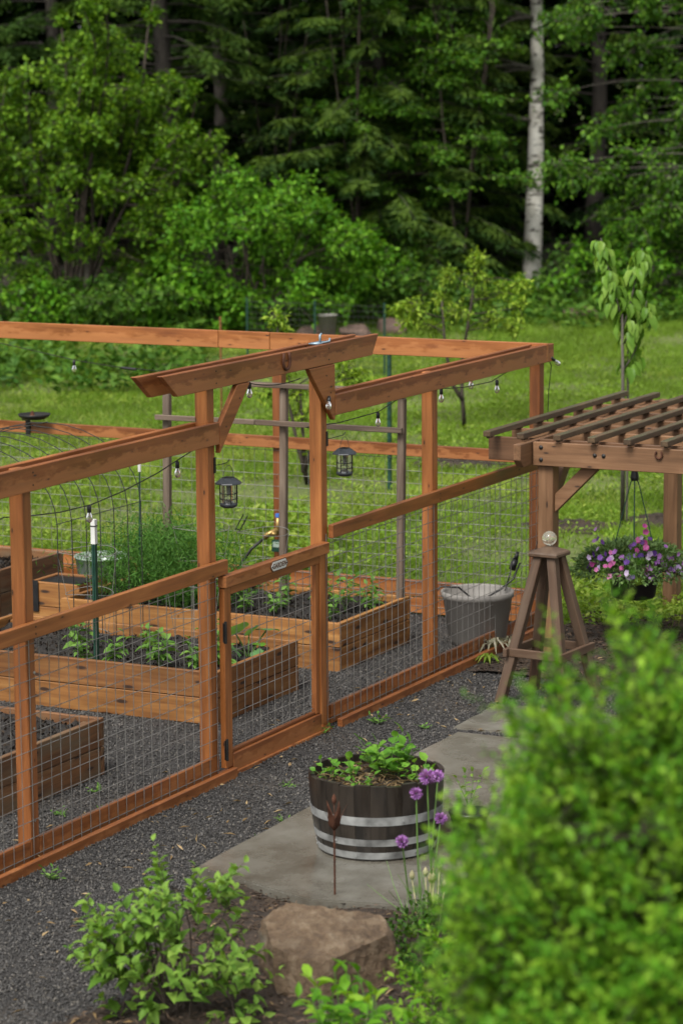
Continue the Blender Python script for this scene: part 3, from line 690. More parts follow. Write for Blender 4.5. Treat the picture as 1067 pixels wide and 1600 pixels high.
board('sill_board', (0.12, -0.010, 0.004), (1.60, -0.010, 0.004), 0.03, 0.10, 'fence', gt, c=0.003)
wire_panel('wire_mesh', gt, (0.225, gy_ + 0.018, 0.12), (1, 0, 0), 1.27, 1.08, off=(0.045, 0.055))
for z in (0.94, 0.18):
    m = MB(); m.tube([(0.147, -0.052, z - 0.07), (0.147, -0.052, z + 0.07)], 0.010, 8); m.box((0.128, -0.049, z - 0.062), (0.146, -0.043, z + 0.062)); m.box((0.148, -0.049, z - 0.062), (0.156, -0.043, z + 0.062)); m.build('hinge', 'iron', gt)

# the enamel sign on the gate
sg = thing('sign', 'small white enamel GARDEN sign on the top of the gate', 'sign', (0.80, -0.066, 1.262))
def plate(w, h, c): return [(-w, -h + c), (-w + c, -h), (w - c, -h), (w, -h + c), (w, h - c), (w - c, h), (-w + c, h), (-w, h - c)]
sm_ = Matrix.Translation((0.845, -0.0665, 1.262))
prism('border', plate(0.118, 0.036, 0.030), 0.004, sm_, 'signink', sg, 0)
prism('plate', plate(0.110, 0.029, 0.025), 0.006, sm_ @ Matrix.Translation((0, -0.0015, 0)), 'white', sg, 0.001)
def lettering(txt, size, Mw, mat, parent, name='lettering'):
    c = bpy.data.curves.new('letters', 'FONT'); c.body = txt; c.size = size; c.align_x = 'CENTER'; c.align_y = 'CENTER'; c.extrude = 0.0006; c.space_character = 1.12; c.offset = 0.0012
    o = bpy.data.objects.new('letters', c); COL.objects.link(o); dg = bpy.context.evaluated_depsgraph_get()
    me = bpy.data.meshes.new_from_object(o.evaluated_get(dg)); bpy.data.objects.remove(o); bpy.data.curves.remove(c)
    me.materials.clear(); me.materials.append(M[mat]); return put(name, me, parent, Mw)
lettering('GARDEN', 0.044, sm_ @ Matrix.Translation((0, -0.0052, 0)) @ Matrix.Rotation(PI / 2, 4, 'X'), 'signink', sg)
for sx in (-1, 1):
    m = MB(); m.tube([(0.845 + sx * 0.098, -0.071, 1.262), (0.845 + sx * 0.098, -0.0735, 1.262)], 0.005, 8); m.build('nail', 'iron', sg)

# horseshoe and hook on the arbor
m = MB(); m.tube([(0.985, -0.045, 2.627), (0.975, -0.045, 2.59)] + [(1.02 + 0.046 * math.cos(a), -0.045, 2.572 + 0.052 * math.sin(a)) for a in np.linspace(math.radians(180), math.radians(360), 14)] + [(1.065, -0.045, 2.59), (1.055, -0.045, 2.627)], 0.0095, 8)
tag(m.build('horseshoe', 'rust', None, True), 'rusty horseshoe nailed to the arbor beam', 'horseshoe')
hk = MB(); hk.tube([(1.54, 0.03, 2.637), (1.60, -0.01, 2.640), (1.66, -0.03, 2.645), (1.67, -0.03, 2.665)], 0.007, 6); hk.tube([(1.585, 0.0, 2.637), (1.582, 0.0, 2.69), (1.602, 0.0, 2.70)], 0.008, 6); hk.box((1.53, -0.012, 2.633), (1.70, 0.06, 2.641))
tag(hk.build('clamp_hook', 'steelblue', None, True), 'pale blue metal hook clamped on top of the arbor beams', 'hook')
bx_ = board('bracket_block', (1.515, 0.115, 2.12), (1.515, 0.115, 2.25), 0.03, 0.05, 'fence', None); tag(bx_, 'small dark stained block fixed behind the right arbor post', 'block')

# lanterns
def lantern(X, z, hx, hz, label):
    t = thing('lantern', label, 'lantern', (X, -0.055, z), 'solar lanterns on the arbor posts'); Y = -0.055
    m = MB(); m.tube([(hx, -0.001, hz), (hx + 0.02, -0.03, hz + 0.004), (X - 0.02, Y, hz + 0.012), (X + 0.005, Y, hz + 0.020), (X + 0.02, Y, hz + 0.03)], 0.0026, 6); m.box((hx - 0.012, -0.005, hz - 0.05), (hx + 0.012, 0.001, hz + 0.05)); m.build('hook', 'iron', t)
    m = MB(); m.tube([(X + 0.066 * math.cos(a), Y, z + 0.075 + 0.085 * math.sin(a)) for a in np.linspace(PI, 0, 15)], 0.0018, 5); m.build('handle', 'darkwire', t)
    m = MB(); m.lathe([(0.0, 0.083), (0.040, 0.083), (0.046, 0.080), (0.085, 0.052), (0.088, 0.046), (0.083, 0.043), (0.0, 0.043)], (X, Y, z), 8); m.build('cap', 'lantern', t)
    m = MB(); m.box((X - 0.028, Y - 0.028, z + 0.0832), (X + 0.028, Y + 0.028, z + 0.0865)); m.build('solar_panel', 'plastic', t)
    m = MB(); m.lathe([(0.050, 0.043), (0.050, -0.075)], (X, Y, z), 16); m.build('glass', 'glass', t, True)
    m = MB(); m.lathe([(0.0, 0.042), (0.020, 0.040), (0.018, -0.03), (0.0, -0.035)], (X, Y, z), 10); m.build('light_tube', 'white', t, True)
    for k in range(8):
        a = 2 * PI * k / 8; c, s_ = math.cos(a), math.sin(a); m = MB(); m.tube([(X + 0.056 * c, Y + 0.056 * s_, z + 0.045), (X + 0.056 * c, Y + 0.056 * s_, z - 0.085)], 0.0028, 5); m.build('bar', 'iron', t)
    for zz in (-0.015, -0.05):
        m = MB(); m.tube([(X + 0.0575 * math.cos(a), Y + 0.0575 * math.sin(a), z + zz) for a in np.linspace(0, 2 * PI, 20)[:-1]], 0.0026, 5, closed=True); m.build('ring', 'iron', t)
    m = MB(); m.lathe([(0.0, -0.072), (0.050, -0.074), (0.059, -0.082), (0.054, -0.098), (0.034, -0.108), (0.0, -0.110)], (X, Y, z), 14); m.build('base', 'lantern', t, True)
lantern(0.205, 1.838, 0.128, 2.005, 'black caged solar lantern hanging from the left arbor post')
lantern(1.822, 1.822, 1.668, 1.985, 'black caged solar lantern hanging from the right arbor post')

# strings of lights
def sag(a, b, dip, n=14):
    a, b = np.array(a, float), np.array(b, float); t = np.linspace(0, 1, n)[:, None]
    return a * (1 - t) + b * t - np.array((0, 0, 1)) * (dip * 4 * t * (1 - t))
def bulb(parent, p, tilt=(0, 0, -1)):
    p = Vector(p); q_ = Vector((0, 0, -1)).rotation_difference(Vector(tilt).normalized()).to_matrix().to_4x4(); Mw = Matrix.Translation(p) @ q_ @ Matrix.Scale(0.82, 4)
    if 'b' not in _lm:
        m = MB(); m.lathe([(0.0, 0.012), (0.009, 0.010), (0.016, 0.0), (0.016, -0.042), (0.013, -0.044), (0.0, -0.044)], n=10); _lm['s'] = mesh('socket', m.V, m.F, 'plastic', True)
        m = MB(); m.lathe([(0.011, -0.040), (0.015, -0.052), (0.024, -0.075), (0.0255, -0.090), (0.020, -0.108), (0.008, -0.117), (0.0, -0.118)], n=12); _lm['b'] = mesh('bulb', m.V, m.F, 'glass', True)
        m = MB(); m.tube([(0.004, 0, -0.045), (0.006, 0, -0.085), (0, 0, -0.095), (-0.006, 0, -0.085), (-0.004, 0, -0.045)], 0.0016, 4); _lm['f'] = mesh('filament', m.V, m.F, 'filament')
    s_ = put('socket', _lm['s'], parent, Mw); b_ = put('bulb', _lm['b'], s_, Mw); put('filament', _lm['f'], s_, Mw)
def cord(parent, runs, r=0.0036):
    for P in runs: m = MB(); m.tube(P, r, 5); m.build('cord', 'iron', parent)
ln = thing('string_lights', 'black cord with clear bulbs strung along the left fence and arbor', 'string lights', (-2, 0.095, 2.03))
yb = 0.134
cord(ln, [sag((-4.05, yb, 2.10), (-2.03, yb, 1.985), 0.10), np.array([(-2.03, yb, 1.985), (-1.75, yb, 1.953), (-1.45, yb, 1.93), (-1.12, yb, 1.925), (-0.75, yb, 1.955), (-0.35, yb, 2.01), (0.06, yb, 2.09)]), sag((0.06, yb, 2.09), (0.80, yb, 2.45), 0.05), sag((0.80, yb, 2.45), (1.55, yb, 2.40), 0.03)])
for p in ((-1.135, yb, 1.918), (-0.10, yb, 2.045), (0.84, yb, 2.44)): bulb(ln, p)
bulb(ln, (1.60, -0.055, 2.275), (-0.6, -0.25, -0.75))
l2 = thing('string_lights', 'black cord with clear bulbs strung along the right fence', 'string lights', (3.5, 0.095, 2.0))
cord(l2, [np.array([(1.62, yb, 2.06), (2.1, yb, 2.035), (2.73, yb, 2.04), (3.02, yb, 2.09), (3.42, yb, 2.145)]), np.array([(3.42, yb, 2.145), (3.78, yb, 2.095), (4.2, yb, 2.06), (4.72, yb, 2.05), (5.05, yb, 2.10), (5.40, yb, 2.175)]), np.array([(3.95, yb + 0.10, 2.12), (4.45, yb + 0.10, 2.11), (5.0, yb + 0.08, 2.13), (5.42, yb + 0.05, 2.16)]), np.array([(5.48, -0.02, 2.17), (5.53, -0.03, 2.10), (5.50, -0.02, 1.9), (5.47, -0.012, 1.2), (5.40, -0.01, 0.85), (5.2, -0.008, 0.55)])])
for p in ((2.73, yb, 2.030), (3.80, yb, 2.085), (4.56, yb + 0.10, 2.10), (4.83, yb, 2.045)): bulb(l2, p)
bulb(l2, (5.52, -0.035, 2.165), (0.55, -0.5, -0.6))
l3 = thing('string_lights', 'black cord with a clear bulb strung along the far fence', 'string lights', (5.39, 4, 2.0))
cord(l3, [np.array([(5.39, 6.1, 2.20), (5.39, 5.07, 2.10), (5.39, 4.34, 1.985), (5.39, 3.95, 1.945), (5.39, 3.5, 1.925), (5.39, 3.0, 1.945), (5.39, 2.45, 2.02)])]); bulb(l3, (5.39, 4.34, 1.975)); 
m = MB(); m.tube([(5.39, 3.86, 1.938), (5.39, 3.72, 1.930)], 0.012, 8); m.build('connector', 'plastic', l3)

# bowl and tap on the far fence
bw = thing('metal_bowl', 'dark metal bowl on a bracket on the far fence rail', 'bowl', (5.40, 4.80, 1.42))
m = MB(); m.lathe([(0.0, 0.0), (0.09, 0.006), (0.13, 0.030), (0.142, 0.052), (0.136, 0.052), (0.122, 0.034), (0.085, 0.016), (0.0, 0.012)], (5.33, 4.72, 1.455), 20); m.build('bowl', 'iron', bw, True)
m = MB(); m.box((5.402, 4.815, 1.31), (5.412, 4.86, 1.47)); m.box((5.33, 4.81, 1.445), (5.41, 4.85, 1.458)); m.build('bracket', 'iron', bw)
m = MB(); m.lathe([(0.0, 0.05), (0.012, 0.04), (0.018, 0.015), (0.03, 0.0)], (5.33, 4.74, 1.485), 8); m.build('finial', 'rust', bw)
tp = thing('garden_tap', 'brass garden tap with timer and hose on the far fence post', 'tap', (5.40, 2.40, 0.0))
m = MB(); m.tube([(5.39, 2.37, 0.74), (5.39, 2.37, 0.60)], 0.020, 10); m.tube([(5.39, 2.37, 0.64), (5.34, 2.44, 0.60), (5.33, 2.47, 0.57)], 0.024, 8); m.lathe([(0, 0.02), (0.03, 0.018), (0.03, -0.012), (0, -0.012)], (5.37, 2.40, 0.60), 10); m.build('brass_body', 'brass', tp, True)
m = MB(); m.tube([(5.39, 2.37, 0.745), (5.39, 2.37, 0.775)], 0.022, 10); m.build('blue_cap', 'blue', tp)
m = MB(); m.box((5.33, 2.30, 0.46), (5.385, 2.40, 0.555)); m.build('timer_box', 'greenpost', tp); m = MB(); m.box((5.325, 2.312, 0.50), (5.329, 2.385, 0.545)); m.build('timer_screen', 'tub', tp)
m = MB(); m.tube([(5.33, 2.47, 0.57), (5.27, 2.56, 0.48), (5.22, 2.63, 0.36), (5.2, 2.7, 0.2), (5.2, 2.8, 0.03)], 0.013, 8); m.build('hose', 'iron', tp, True)

# ------------------------------------------------------------------ raised beds
def soil_grid(x0, x1, y0, y1, z, seed, amp=0.055, n=52):
    xs = np.linspace(x0, x1, n); ys = np.linspace(y0, y1, n * 2); X, Y = np.meshgrid(xs, ys, indexing='ij')
    Z = z + amp * (vnoise(X * 4, Y * 4, seed) - 0.4) + amp * 0.9 * (vnoise(X * 15, Y * 15, seed + 1) - 0.5) + amp * 0.5 * (vnoise(X * 33, Y * 33, seed + 2) - 0.5)
    V = np.stack([X, Y, Z], -1).reshape(-1, 3); ny = len(ys); i, j = np.meshgrid(np.arange(n - 1), np.arange(ny - 1), indexing='ij')
    return V, np.stack([i * ny + j, (i + 1) * ny + j, (i + 1) * ny + j + 1, i * ny + j + 1], -1).reshape(-1, 4)
def raised_bed(x0, x1, y0, y1, H, mat, label, seed, soil=True, cap=False, layers=2, group='raised vegetable beds'):
    t = thing('raised_bed', label, 'raised bed', ((x0 + x1) / 2, (y0 + y1) / 2, 0), group); h = H / layers; T = 0.038; r = random.Random(seed)
    for k in range(layers):
        z = h * (k + 0.5); j = lambda: 0.004 * (r.random() - 0.5)
        hh = h - 0.005
        board('plank', (x0 + T / 2 + j(), y0, z), (x0 + T / 2 + j(), y1, z), hh, T, mat, t)
        board('plank', (x1 - T / 2 + j(), y0, z), (x1 - T / 2 + j(), y1, z), hh, T, mat, t)
        board('plank', (x0 + T + 0.002, y0 + T / 2 + 0.002 + j(), z), (x1 - T - 0.002, y0 + T / 2 + 0.002 + j(), z), hh, T, mat, t)
        board('plank', (x0 + T + 0.002, y1 - T / 2 + j(), z), (x1 - T - 0.002, y1 - T / 2 + j(), z), hh, T, mat, t)
    for X in (x0 + T + 0.045, x1 - T - 0.045):
        for Y in (y0 + T + 0.047, y1 - T - 0.047): board('corner_post', (X, Y, 0), (X, Y, H - 0.03), 0.08, 0.08, mat, t, up=(1, 0, 0))
    if soil:
        V, F = soil_grid(x0 + T + 0.003, x1 - T - 0.003, y0 + T + 0.003, y1 - T - 0.003, H - 0.07, seed)
        put('soil', mesh_np('soil', V, F, 'soil'), t)
        g_ = R8(seed + 500); n_ = 3200; k_ = g_.integers(len(V), size=n_); cp = V[k_] + g_.normal(size=(n_, 3)) * (0.012, 0.012, 0.004)
        leaves('soil_crumbs', cp, unit(g_.normal(size=(n_, 3)) + (0, 0, 0.2)), unit(g_.normal(size=(n_, 3)) * 0.7 + (0, 0, 1)), 0.012 + 0.028 * g_.random(n_), 0.018, T2, 'crumb', t, g_)['kind'] = 'stuff'
    return t
BZ = 0.325                                            # soil level in the beds
raised_bed(-1.33, -0.11, 0.70, 3.14, 0.375, 'cedar_old', 'raised cedar bed nearest the camera, cut off at the left edge', 70)
raised_bed(1.34, 2.56, 0.70, 3.14, 0.375, 'cedar', 'middle raised cedar bed with the squash at its corner', 71)
raised_bed(3.22, 4.44, 0.70, 3.14, 0.375, 'cedar', 'farthest raised cedar bed, under the weathered trellis', 72)
raised_bed(3.9, 4.9, 4.18, 5.2, 0.40, 'cedar_old', 'old wooden planter box at the left edge by the far fence', 73, group=None)
raised_bed(3.62, 4.05, 3.22, 3.70, 0.40, 'cedar', 'small wooden box with black lining beside the far bed', 74, soil=False, group=None)
lb = thing('pot_liner', 'black plastic liner hanging over the small wooden box', 'liner', (3.6, 3.46, 0.1)); m = MB()
for (a, b) in (((3.604, 3.60, 0.16), (3.610, 3.712, 0.412)), ((3.66, 3.26, 0.12), (4.01, 3.66, 0.385)), ((3.604, 3.22, 0.404), (4.06, 3.24, 0.410))): m.box(a, b)
m.build('liner_sheet', 'plastic', lb)
tb = thing('enamel_tub', 'pale green enamel tub standing behind the small wooden box', 'tub', (4.45, 3.55, 0.25)); m = MB(); m.lathe([(0.0, 0.0), (0.17, 0.0), (0.20, 0.03), (0.225, 0.22), (0.238, 0.225), (0.232, 0.235), (0.215, 0.22), (0.19, 0.04), (0.0, 0.03)], (4.62, 3.62, 0.22), 24); m.build('tub_body', 'tub', tb, True)
m = MB(); m.box((4.42, 3.42, 0.0), (4.82, 3.82, 0.219)); m.build('stand', 'cedar_old', tb)

# weathered trellis over the far bed
tr = thing('trellis', 'weathered grey wooden trellis of three poles and two cross rails', 'trellis', (4.36, 1.8, 0.3))
for Y, z1, w in ((2.84, 1.88, 0.060), (1.775, 1.965, 0.058), (0.745, 1.93, 0.058)): board('pole', (4.355, Y, 0.26), (4.385, Y - 0.01, z1), w, w, 'weather', tr, up=(1, 0, 0), c=0.008)
board('cross_rail', (4.35, 2.10, 1.985), (4.35, 0.68, 1.985), 0.035, 0.07, 'weather', tr)
board('cross_rail', (4.312, 2.90, 1.685), (4.312, 1.99, 1.690), 0.042, 0.03, 'weather', tr); board('cross_rail', (4.312, 1.985, 1.690), (4.312, 0.70, 1.688), 0.042, 0.03, 'weather', tr)

# arched wire trellis
aw = thing('wire_arch', 'arched wire trellis standing over the left part of the middle bed', 'wire arch', (1.9, 2.8, 0.3)); m = MB()
def hoop(a): return (2.80 - 0.80 * math.cos(a), 1.30 + 0.55 * math.sin(a))
prof = [(2.0, 0.30), (2.0, 0.8)] + [hoop(a) for a in np.linspace(0, PI, 17)] + [(3.6, 0.8), (3.6, 0.30)]
for X in span(1.42, 2.55, 0.19): m.tube([(X + 0.004 * math.sin(i * 1.7), y_, z_) for i, (y_, z_) in enumerate(prof)], 0.0036, 5)
for (y_, z_) in prof[2:-2:4]: m.tube([(1.40, y_, z_ + 0.004), (2.57, y_, z_ + 0.004)], 0.003, 4)
m.build('arch_mesh', 'darkwire', aw)

# tomato cages, stakes and a steel post
def cage(x, y, label, z0=BZ - 0.02, h=0.78, r0=0.215, r1=0.13, n=3):
    t = thing('tomato_cage', label, 'plant cage', (x, y, z0), 'wire tomato cages'); rg = random.Random(int(x * 100 + y * 10)); tx, ty = 0.05 * (rg.random() - 0.5), 0.05 * (rg.random() - 0.5)
    for k in range(n):
        f = k / (n - 1); z = z0 + 0.12 + f * (h - 0.12); r = r1 + (r0 - r1) * f; m = MB()
        m.tube([(x + tx * f + r * math.cos(a), y + ty * f + r * math.sin(a), z + 0.012 * math.sin(a * 2 + k)) for a in np.linspace(0, 2 * PI, 33)[:-1]], 0.0024, 5, closed=True); m.build('ring', 'wire', t)
    for k in range(4):
        a = 2 * PI * k / 4 + 0.5; m = MB(); m.tube([(x + 0.7 * r1 * math.cos(a), y + 0.7 * r1 * math.sin(a), z0 - 0.06), (x + tx + r0 * math.cos(a), y + ty + r0 * math.sin(a), z0 + h + 0.01)], 0.0022, 4); m.build('prong', 'wire', t)
cage(1.95, 2.06, 'wire tomato cage beside the green steel post in the middle bed', h=0.72)
cage(1.75, 1.10, 'wire tomato cage at the right end of the middle bed', h=0.60, r0=0.19)
cage(3.75, 2.15, 'wire tomato cage in the feathery herbs of the far bed', h=0.62, r0=0.22)
cage(3.72, 1.62, 'wire tomato cage behind the gate in the far bed', h=0.62, r0=0.20)
tpz = thing('steel_post', 'dark green steel post with a white top in the middle bed', 'post', (1.55, 1.78, BZ))
m = MB(); m.box((1.535, 1.765, 0.2), (1.565, 1.795, 1.16)); m.box((1.528, 1.776, 0.2), (1.535, 1.784, 1.16)); m.build('shaft', 'greenpost', tpz); m = MB(); m.box((1.533, 1.763, 1.16), (1.567, 1.797, 1.335)); m.build('painted_top', 'white', tpz); m = MB(); m.box((1.530, 1.760, 1.285), (1.570, 1.800, 1.292)); m.build('band', 'iron', tpz)
st_ = thing('garden_stake', 'thin garden stake with a white top in the far bed', 'stake', (3.5, 2.62, 0.3)); m = MB(); m.tube([(3.55, 2.62, 0.28), (3.55, 2.60, 1.36)], 0.006, 6); m.build('rod', 'greenpost', st_); m = MB(); m.tube([(3.55, 2.60, 1.36), (3.55, 2.60, 1.44)], 0.013, 8); m.build('painted_top', 'white', st_)
fk = thing('hand_fork', 'small black two-pronged clip on the far fence mesh', 'clip', (5.42, 2.75, 0.7)); m = MB(); m.tube([(5.43, 2.80, 0.60), (5.43, 2.72, 0.74)], 0.006, 6); m.tube([(5.43, 2.76, 0.59), (5.43, 2.68, 0.73)], 0.006, 6); m.tube([(5.43, 2.80, 0.61), (5.43, 2.75, 0.605)], 0.005, 5); m.build('prongs', 'plastic', fk)
gp = thing('steel_post', 'dark green steel post standing on the lawn behind the far fence', 'post', tuple(gpt(607, 28.9))); b_ = gpt(607, 28.9); m = MB(); m.box((b_.x - 0.018, b_.y - 0.018, b_.z - 0.2), (b_.x + 0.018, b_.y + 0.018, b_.z + 1.62)); m.build('shaft', 'greenpost', gp); m = MB()
for k in range(12): m.box((b_.x - 0.027, b_.y - 0.012, b_.z + 0.2 + k * 0.11), (b_.x - 0.018, b_.y + 0.012, b_.z + 0.225 + k * 0.11))
m.build('studs', 'greenpost', gp)

# grey pot inside the corner
pt = thing('plant_pot', 'big grey resin pot inside the far fence corner', 'pot', (4.60, 0.20, 0)); m = MB()
m.lathe([(0.0, 0.0), (0.205, 0.0), (0.208, 0.035), (0.222, 0.05), (0.270, 0.37), (0.285, 0.38), (0.287, 0.42), (0.272, 0.428), (0.262, 0.41), (0.25, 0.30), (0.0, 0.30)], (4.62, 0.205, 0.0), 36); m.build('pot_body', 'greypot', pt, True)
m = MB(); m.lathe([(0.0, 0.305), (0.253, 0.303)], (4.62, 0.205, 0.0), 24); m.build('soil', 'soil', pt)
dt = thing('drip_tube', 'black drip tube arching over the grey pot', 'tube', (4.5, 0.3, 0.4)); m = MB(); m.tube([(4.36, 0.52, 0.0), (4.37, 0.50, 0.36), (4.42, 0.43, 0.47), (4.52, 0.32, 0.455), (4.60, 0.20, 0.33), (4.72, 0.06, 0.42), (4.80, -0.02, 0.50), (4.86, -0.05, 0.62)], 0.008, 6); m.build('hose', 'plastic', dt, True)
sp_ = thing('stake_light', 'black stake light on the wire beside the grey pot', 'light', (4.82, 0.03, 0.5)); m = MB(); m.tube([(4.80, 0.05, 0.40), (4.86, 0.02, 0.58)], 0.006, 6); m.tube([(4.86, 0.02, 0.56), (4.88, -0.005, 0.64)], 0.026, 10); m.tube([(4.88, -0.005, 0.64), (4.90, -0.015, 0.70)], [0.022, 0.012], 8); m.build('lamp_head', 'plastic', sp_, True)

# ------------------------------------------------------------------ pergola with hanging basket
pg = thing('pergola', 'low brown pergola with mossy slats beside the fence corner', 'pergola', (5.4, -1.9, 0))
for X, Y in ((4.30, -0.50), (6.80, -0.58), (4.30, -3.1), (6.80, -3.1)): post(pg, X, Y - 0.02, 1.655, mat='pergola', w=0.122)
zb = 1.588
board('beam', (4.219, -0.435, zb), (4.219, -3.6, zb), 0.178, 0.038, 'pergola', pg)
board('beam', (4.381, 0.0, zb), (4.381, -3.6, zb), 0.178, 0.038, 'pergola', pg)
for Y in (-0.395, -3.02):
    L = 3.15
    prism('side_beam', [(-L / 2, 0.089), (-L / 2, -0.03), (-L / 2 + 0.06, -0.089), (L / 2 - 0.06, -0.089), (L / 2, -0.03), (L / 2, 0.089)], 0.058, Matrix.Translation((3.99 + L / 2, Y, zb + 0.002)), 'pergola', pg)
for X in (4.78, 5.20, 5.62, 6.04, 6.46, 6.88): board('joist', (X, -0.02, 1.632), (X, -3.6, 1.632), 0.125, 0.036, 'pergola', pg)
for k in range(12):
    Y = -0.075 - 0.283 * k; r = random.Random(k)
    board('slat', (4.13 + 0.03 * r.random(), Y, 1.722), (7.02 + 0.05 * r.random(), Y + 0.012 * (r.random() - 0.5), 1.722), 0.042, 0.058, 'slat', pg)
    for X in (4.22, 4.78, 5.20, 5.62, 6.04, 6.46, 6.88):
        board('spacer', (X - 0.035, Y, 1.693), (X + 0.035, Y, 1.693), 0.0145, 0.030, 'slat', pg, c=0.002)
def yz_brace(Y0, sgn, X):
    prism('brace', [(0, -0.36), (0, -0.22), (0.22, 0.0), (0.36, 0.0)], 0.06, Matrix.Translation((X, Y0, 1.497)) @ Matrix.Rotation(-PI / 2 * sgn, 4, 'Z'), 'pergola', pg)
yz_brace(-0.582, 1, 4.30)
prism('brace', [(0, -0.36), (0, -0.22), (0.22, 0.0), (0.36, 0.0)], 0.06, Matrix.Translation((4.362, -0.52, 1.497)), 'pergola', pg)
for Y, z in ((-0.50, 1.638), (-0.50, 1.545), (-0.93, 1.60), (-1.0, 1.60)):
    m = MB(); m.lathe([(0.0, 0.010), (0.012, 0.008), (0.017, 0.0)], n=10); put('bolt', mesh('bolt', m.V, m.F, 'iron', True), pg, Matrix.Translation((4.199, Y, z)) @ Matrix.Rotation(-PI / 2, 4, 'Y'))
m = MB(); m.tube([(4.188, -1.435 + 0.026 * math.cos(a), 1.635 + 0.03 * math.sin(a)) for a in np.linspace(math.radians(-230), math.radians(50), 16)], 0.007, 6); tag(m.build('horseshoe', 'rust', None, True), 'small iron ring hook on the front beam of the pergola', 'hook')

bk = thing('hanging_basket', 'black hanging basket of pink and purple petunias under the pergola', 'flower basket', (5.10, -0.90, 0.35)); BX, BY, B0 = 5.10, -0.905, 0.375
m = MB(); m.lathe([(0.0, 0.0), (0.155, 0.0), (0.168, 0.012), (0.198, 0.205), (0.205, 0.207), (0.205, 0.222), (0.190, 0.215), (0.0, 0.19)], (BX, BY, B0), 32); m.build('pot', 'plastic', bk, True)
for k in range(4):
    a = 2 * PI * k / 4 + 0.35; m = MB(); m.tube([(BX + 0.197 * math.cos(a), BY + 0.197 * math.sin(a), B0 + 0.21), (BX + 0.03 * math.cos(a), BY + 0.03 * math.sin(a), B0 + 0.90), (BX, BY, B0 + 0.945)], 0.0042, 6); m.build('hanger_strand', 'greenpost', bk)
m = MB(); m.lathe([(0.0, 0.05), (0.012, 0.05), (0.024, 0.03), (0.034, -0.02), (0.030, -0.045), (0.0, -0.045)], (BX, BY, B0 + 0.96), 10); m.tube([(BX, BY, B0 + 1.0), (BX, BY, B0 + 1.16), (BX + 0.015, BY, B0 + 1.21)], 0.006, 6); m.build('hook', 'plastic', bk)
rng = R8(91); n = 5200
d_ = runit(rng, n); d_[:, 2] = np.abs(d_[:, 2]) * 0.9 - 0.12; r_ = 0.10 + 0.34 * rng.random(n) ** 0.7
lx = np.where(rng.random(n) < 0.6, 1.18, 0.85)[:, None]
pos = np.stack([BX + d_[:, 0] * r_ * 1.02, BY + d_[:, 1] * r_ * 1.12, B0 + 0.24 + d_[:, 2] * r_ * 0.75 - 0.25 * np.clip(r_ - 0.26, 0, 1)], -1)
pos[:, 2] = np.where(rng.random(n) < 0.93, np.maximum(pos[:, 2], B0 + 0.195), pos[:, 2])
leaves('foliage', pos, unit(d_ + rng.normal(size=(n, 3)) * 0.6), unit(rng.normal(size=(n, 3)) * 0.5 + (0, 0, 1)), 0.032 + 0.03 * rng.random(n), 0.022, T2, 'basket', bk, rng)
PET = (np.array([(0, 0, 0)] + [(math.cos(a) * (0.5 if k % 2 == 0 else 0.40), math.sin(a) * (0.5 if k % 2 == 0 else 0.40), 0.16 + 0.03 * (k % 2)) for k, a in enumerate(np.linspace(0, 2 * PI, 11)[:-1])]), np.array([(0, 1 + k, 1 + (k + 1) % 10) for k in range(10)]))
CL = [(0.42, -0.60, 0.10), (0.36, -0.85, 0.20), (0.33, 0.45, 0.12), (0.36, 0.75, 0.03), (0.30, -0.15, 0.16), (0.26, 0.10, 0.34), (0.40, 0.95, 0.10), (0.34, -1.2, 0.08), (0.30, 0.30, 0.02), (0.36, -0.4, 0.02)]
for k in range(120):
    if k < 90:
        w, lat, zz = CL[k % 10]; c = rng.normal(size=3) * 0.045
    else: w, lat, zz = 0.36, rng.uniform(-1.3, 1.3), rng.uniform(0.0, 0.36); c = rng.normal(size=3) * 0.05
    # spread over the side that faces away from the fence and all round
    an = lat * 1.0; base = math.atan2(-0.4511, -0.8925) + an
    p = np.array((BX + math.cos(base) * w * 0.92, BY + math.sin(base) * w * 0.98, B0 + 0.225 + zz * 0.8)) + c
    p[2] = max(p[2], B0 + 0.20 + 0.03 * rng.random())
    dr = unit(np.array((math.cos(base), math.sin(base), 0.35)) + rng.normal(size=3) * 0.35); up = unit(np.cross(dr, runit(rng, 1)[0]))
    mt = ('pink', 'violet', 'allium', 'lilac', 'violet', 'pink', 'allium', 'violet', 'allium', 'lilac')[(k % 10 if k < 90 else rng.integers(10))]
    if rng.random() < 0.25: mt = ('pink', 'violet', 'lilac')[rng.integers(3)]
    s_ = 0.040 + 0.018 * rng.random(); leaf_obj('blossom', p, up, dr, s_, s_, PET, 'pet', mt, bk)

# obelisk
ob = thing('obelisk', 'dark wooden garden obelisk with a glass ball on top', 'obelisk', (3.02, -1.06, 0)); OX, OY, OR = 3.02, -1.06, math.radians(-5)
def orot(x_, y_, z_): return (OX + x_ * math.cos(OR) - y_ * math.sin(OR), OY + x_ * math.sin(OR) + y_ * math.cos(OR), z_)
upv = (math.cos(OR), math.sin(OR), 0)
for sx in (-1, 1):
    for sy in (-1, 1): board('leg', orot(sx * 0.255, sy * 0.255, 0.0), orot(sx * 0.052, sy * 0.052, 1.045), 0.066, 0.066, 'obelisk', ob, up=upv, c=0.005)
for z, hw in ((0.37, 0.215),):
    for s_ in (-1, 1):
        board('ring_bar', orot(-hw - 0.05, s_ * hw, z), orot(hw + 0.05, s_ * hw, z), 0.060, 0.030, 'obelisk', ob); board('ring_bar', orot(s_ * hw, -hw + 0.017, z), orot(s_ * hw, hw - 0.017, z), 0.060, 0.030, 'obelisk', ob)
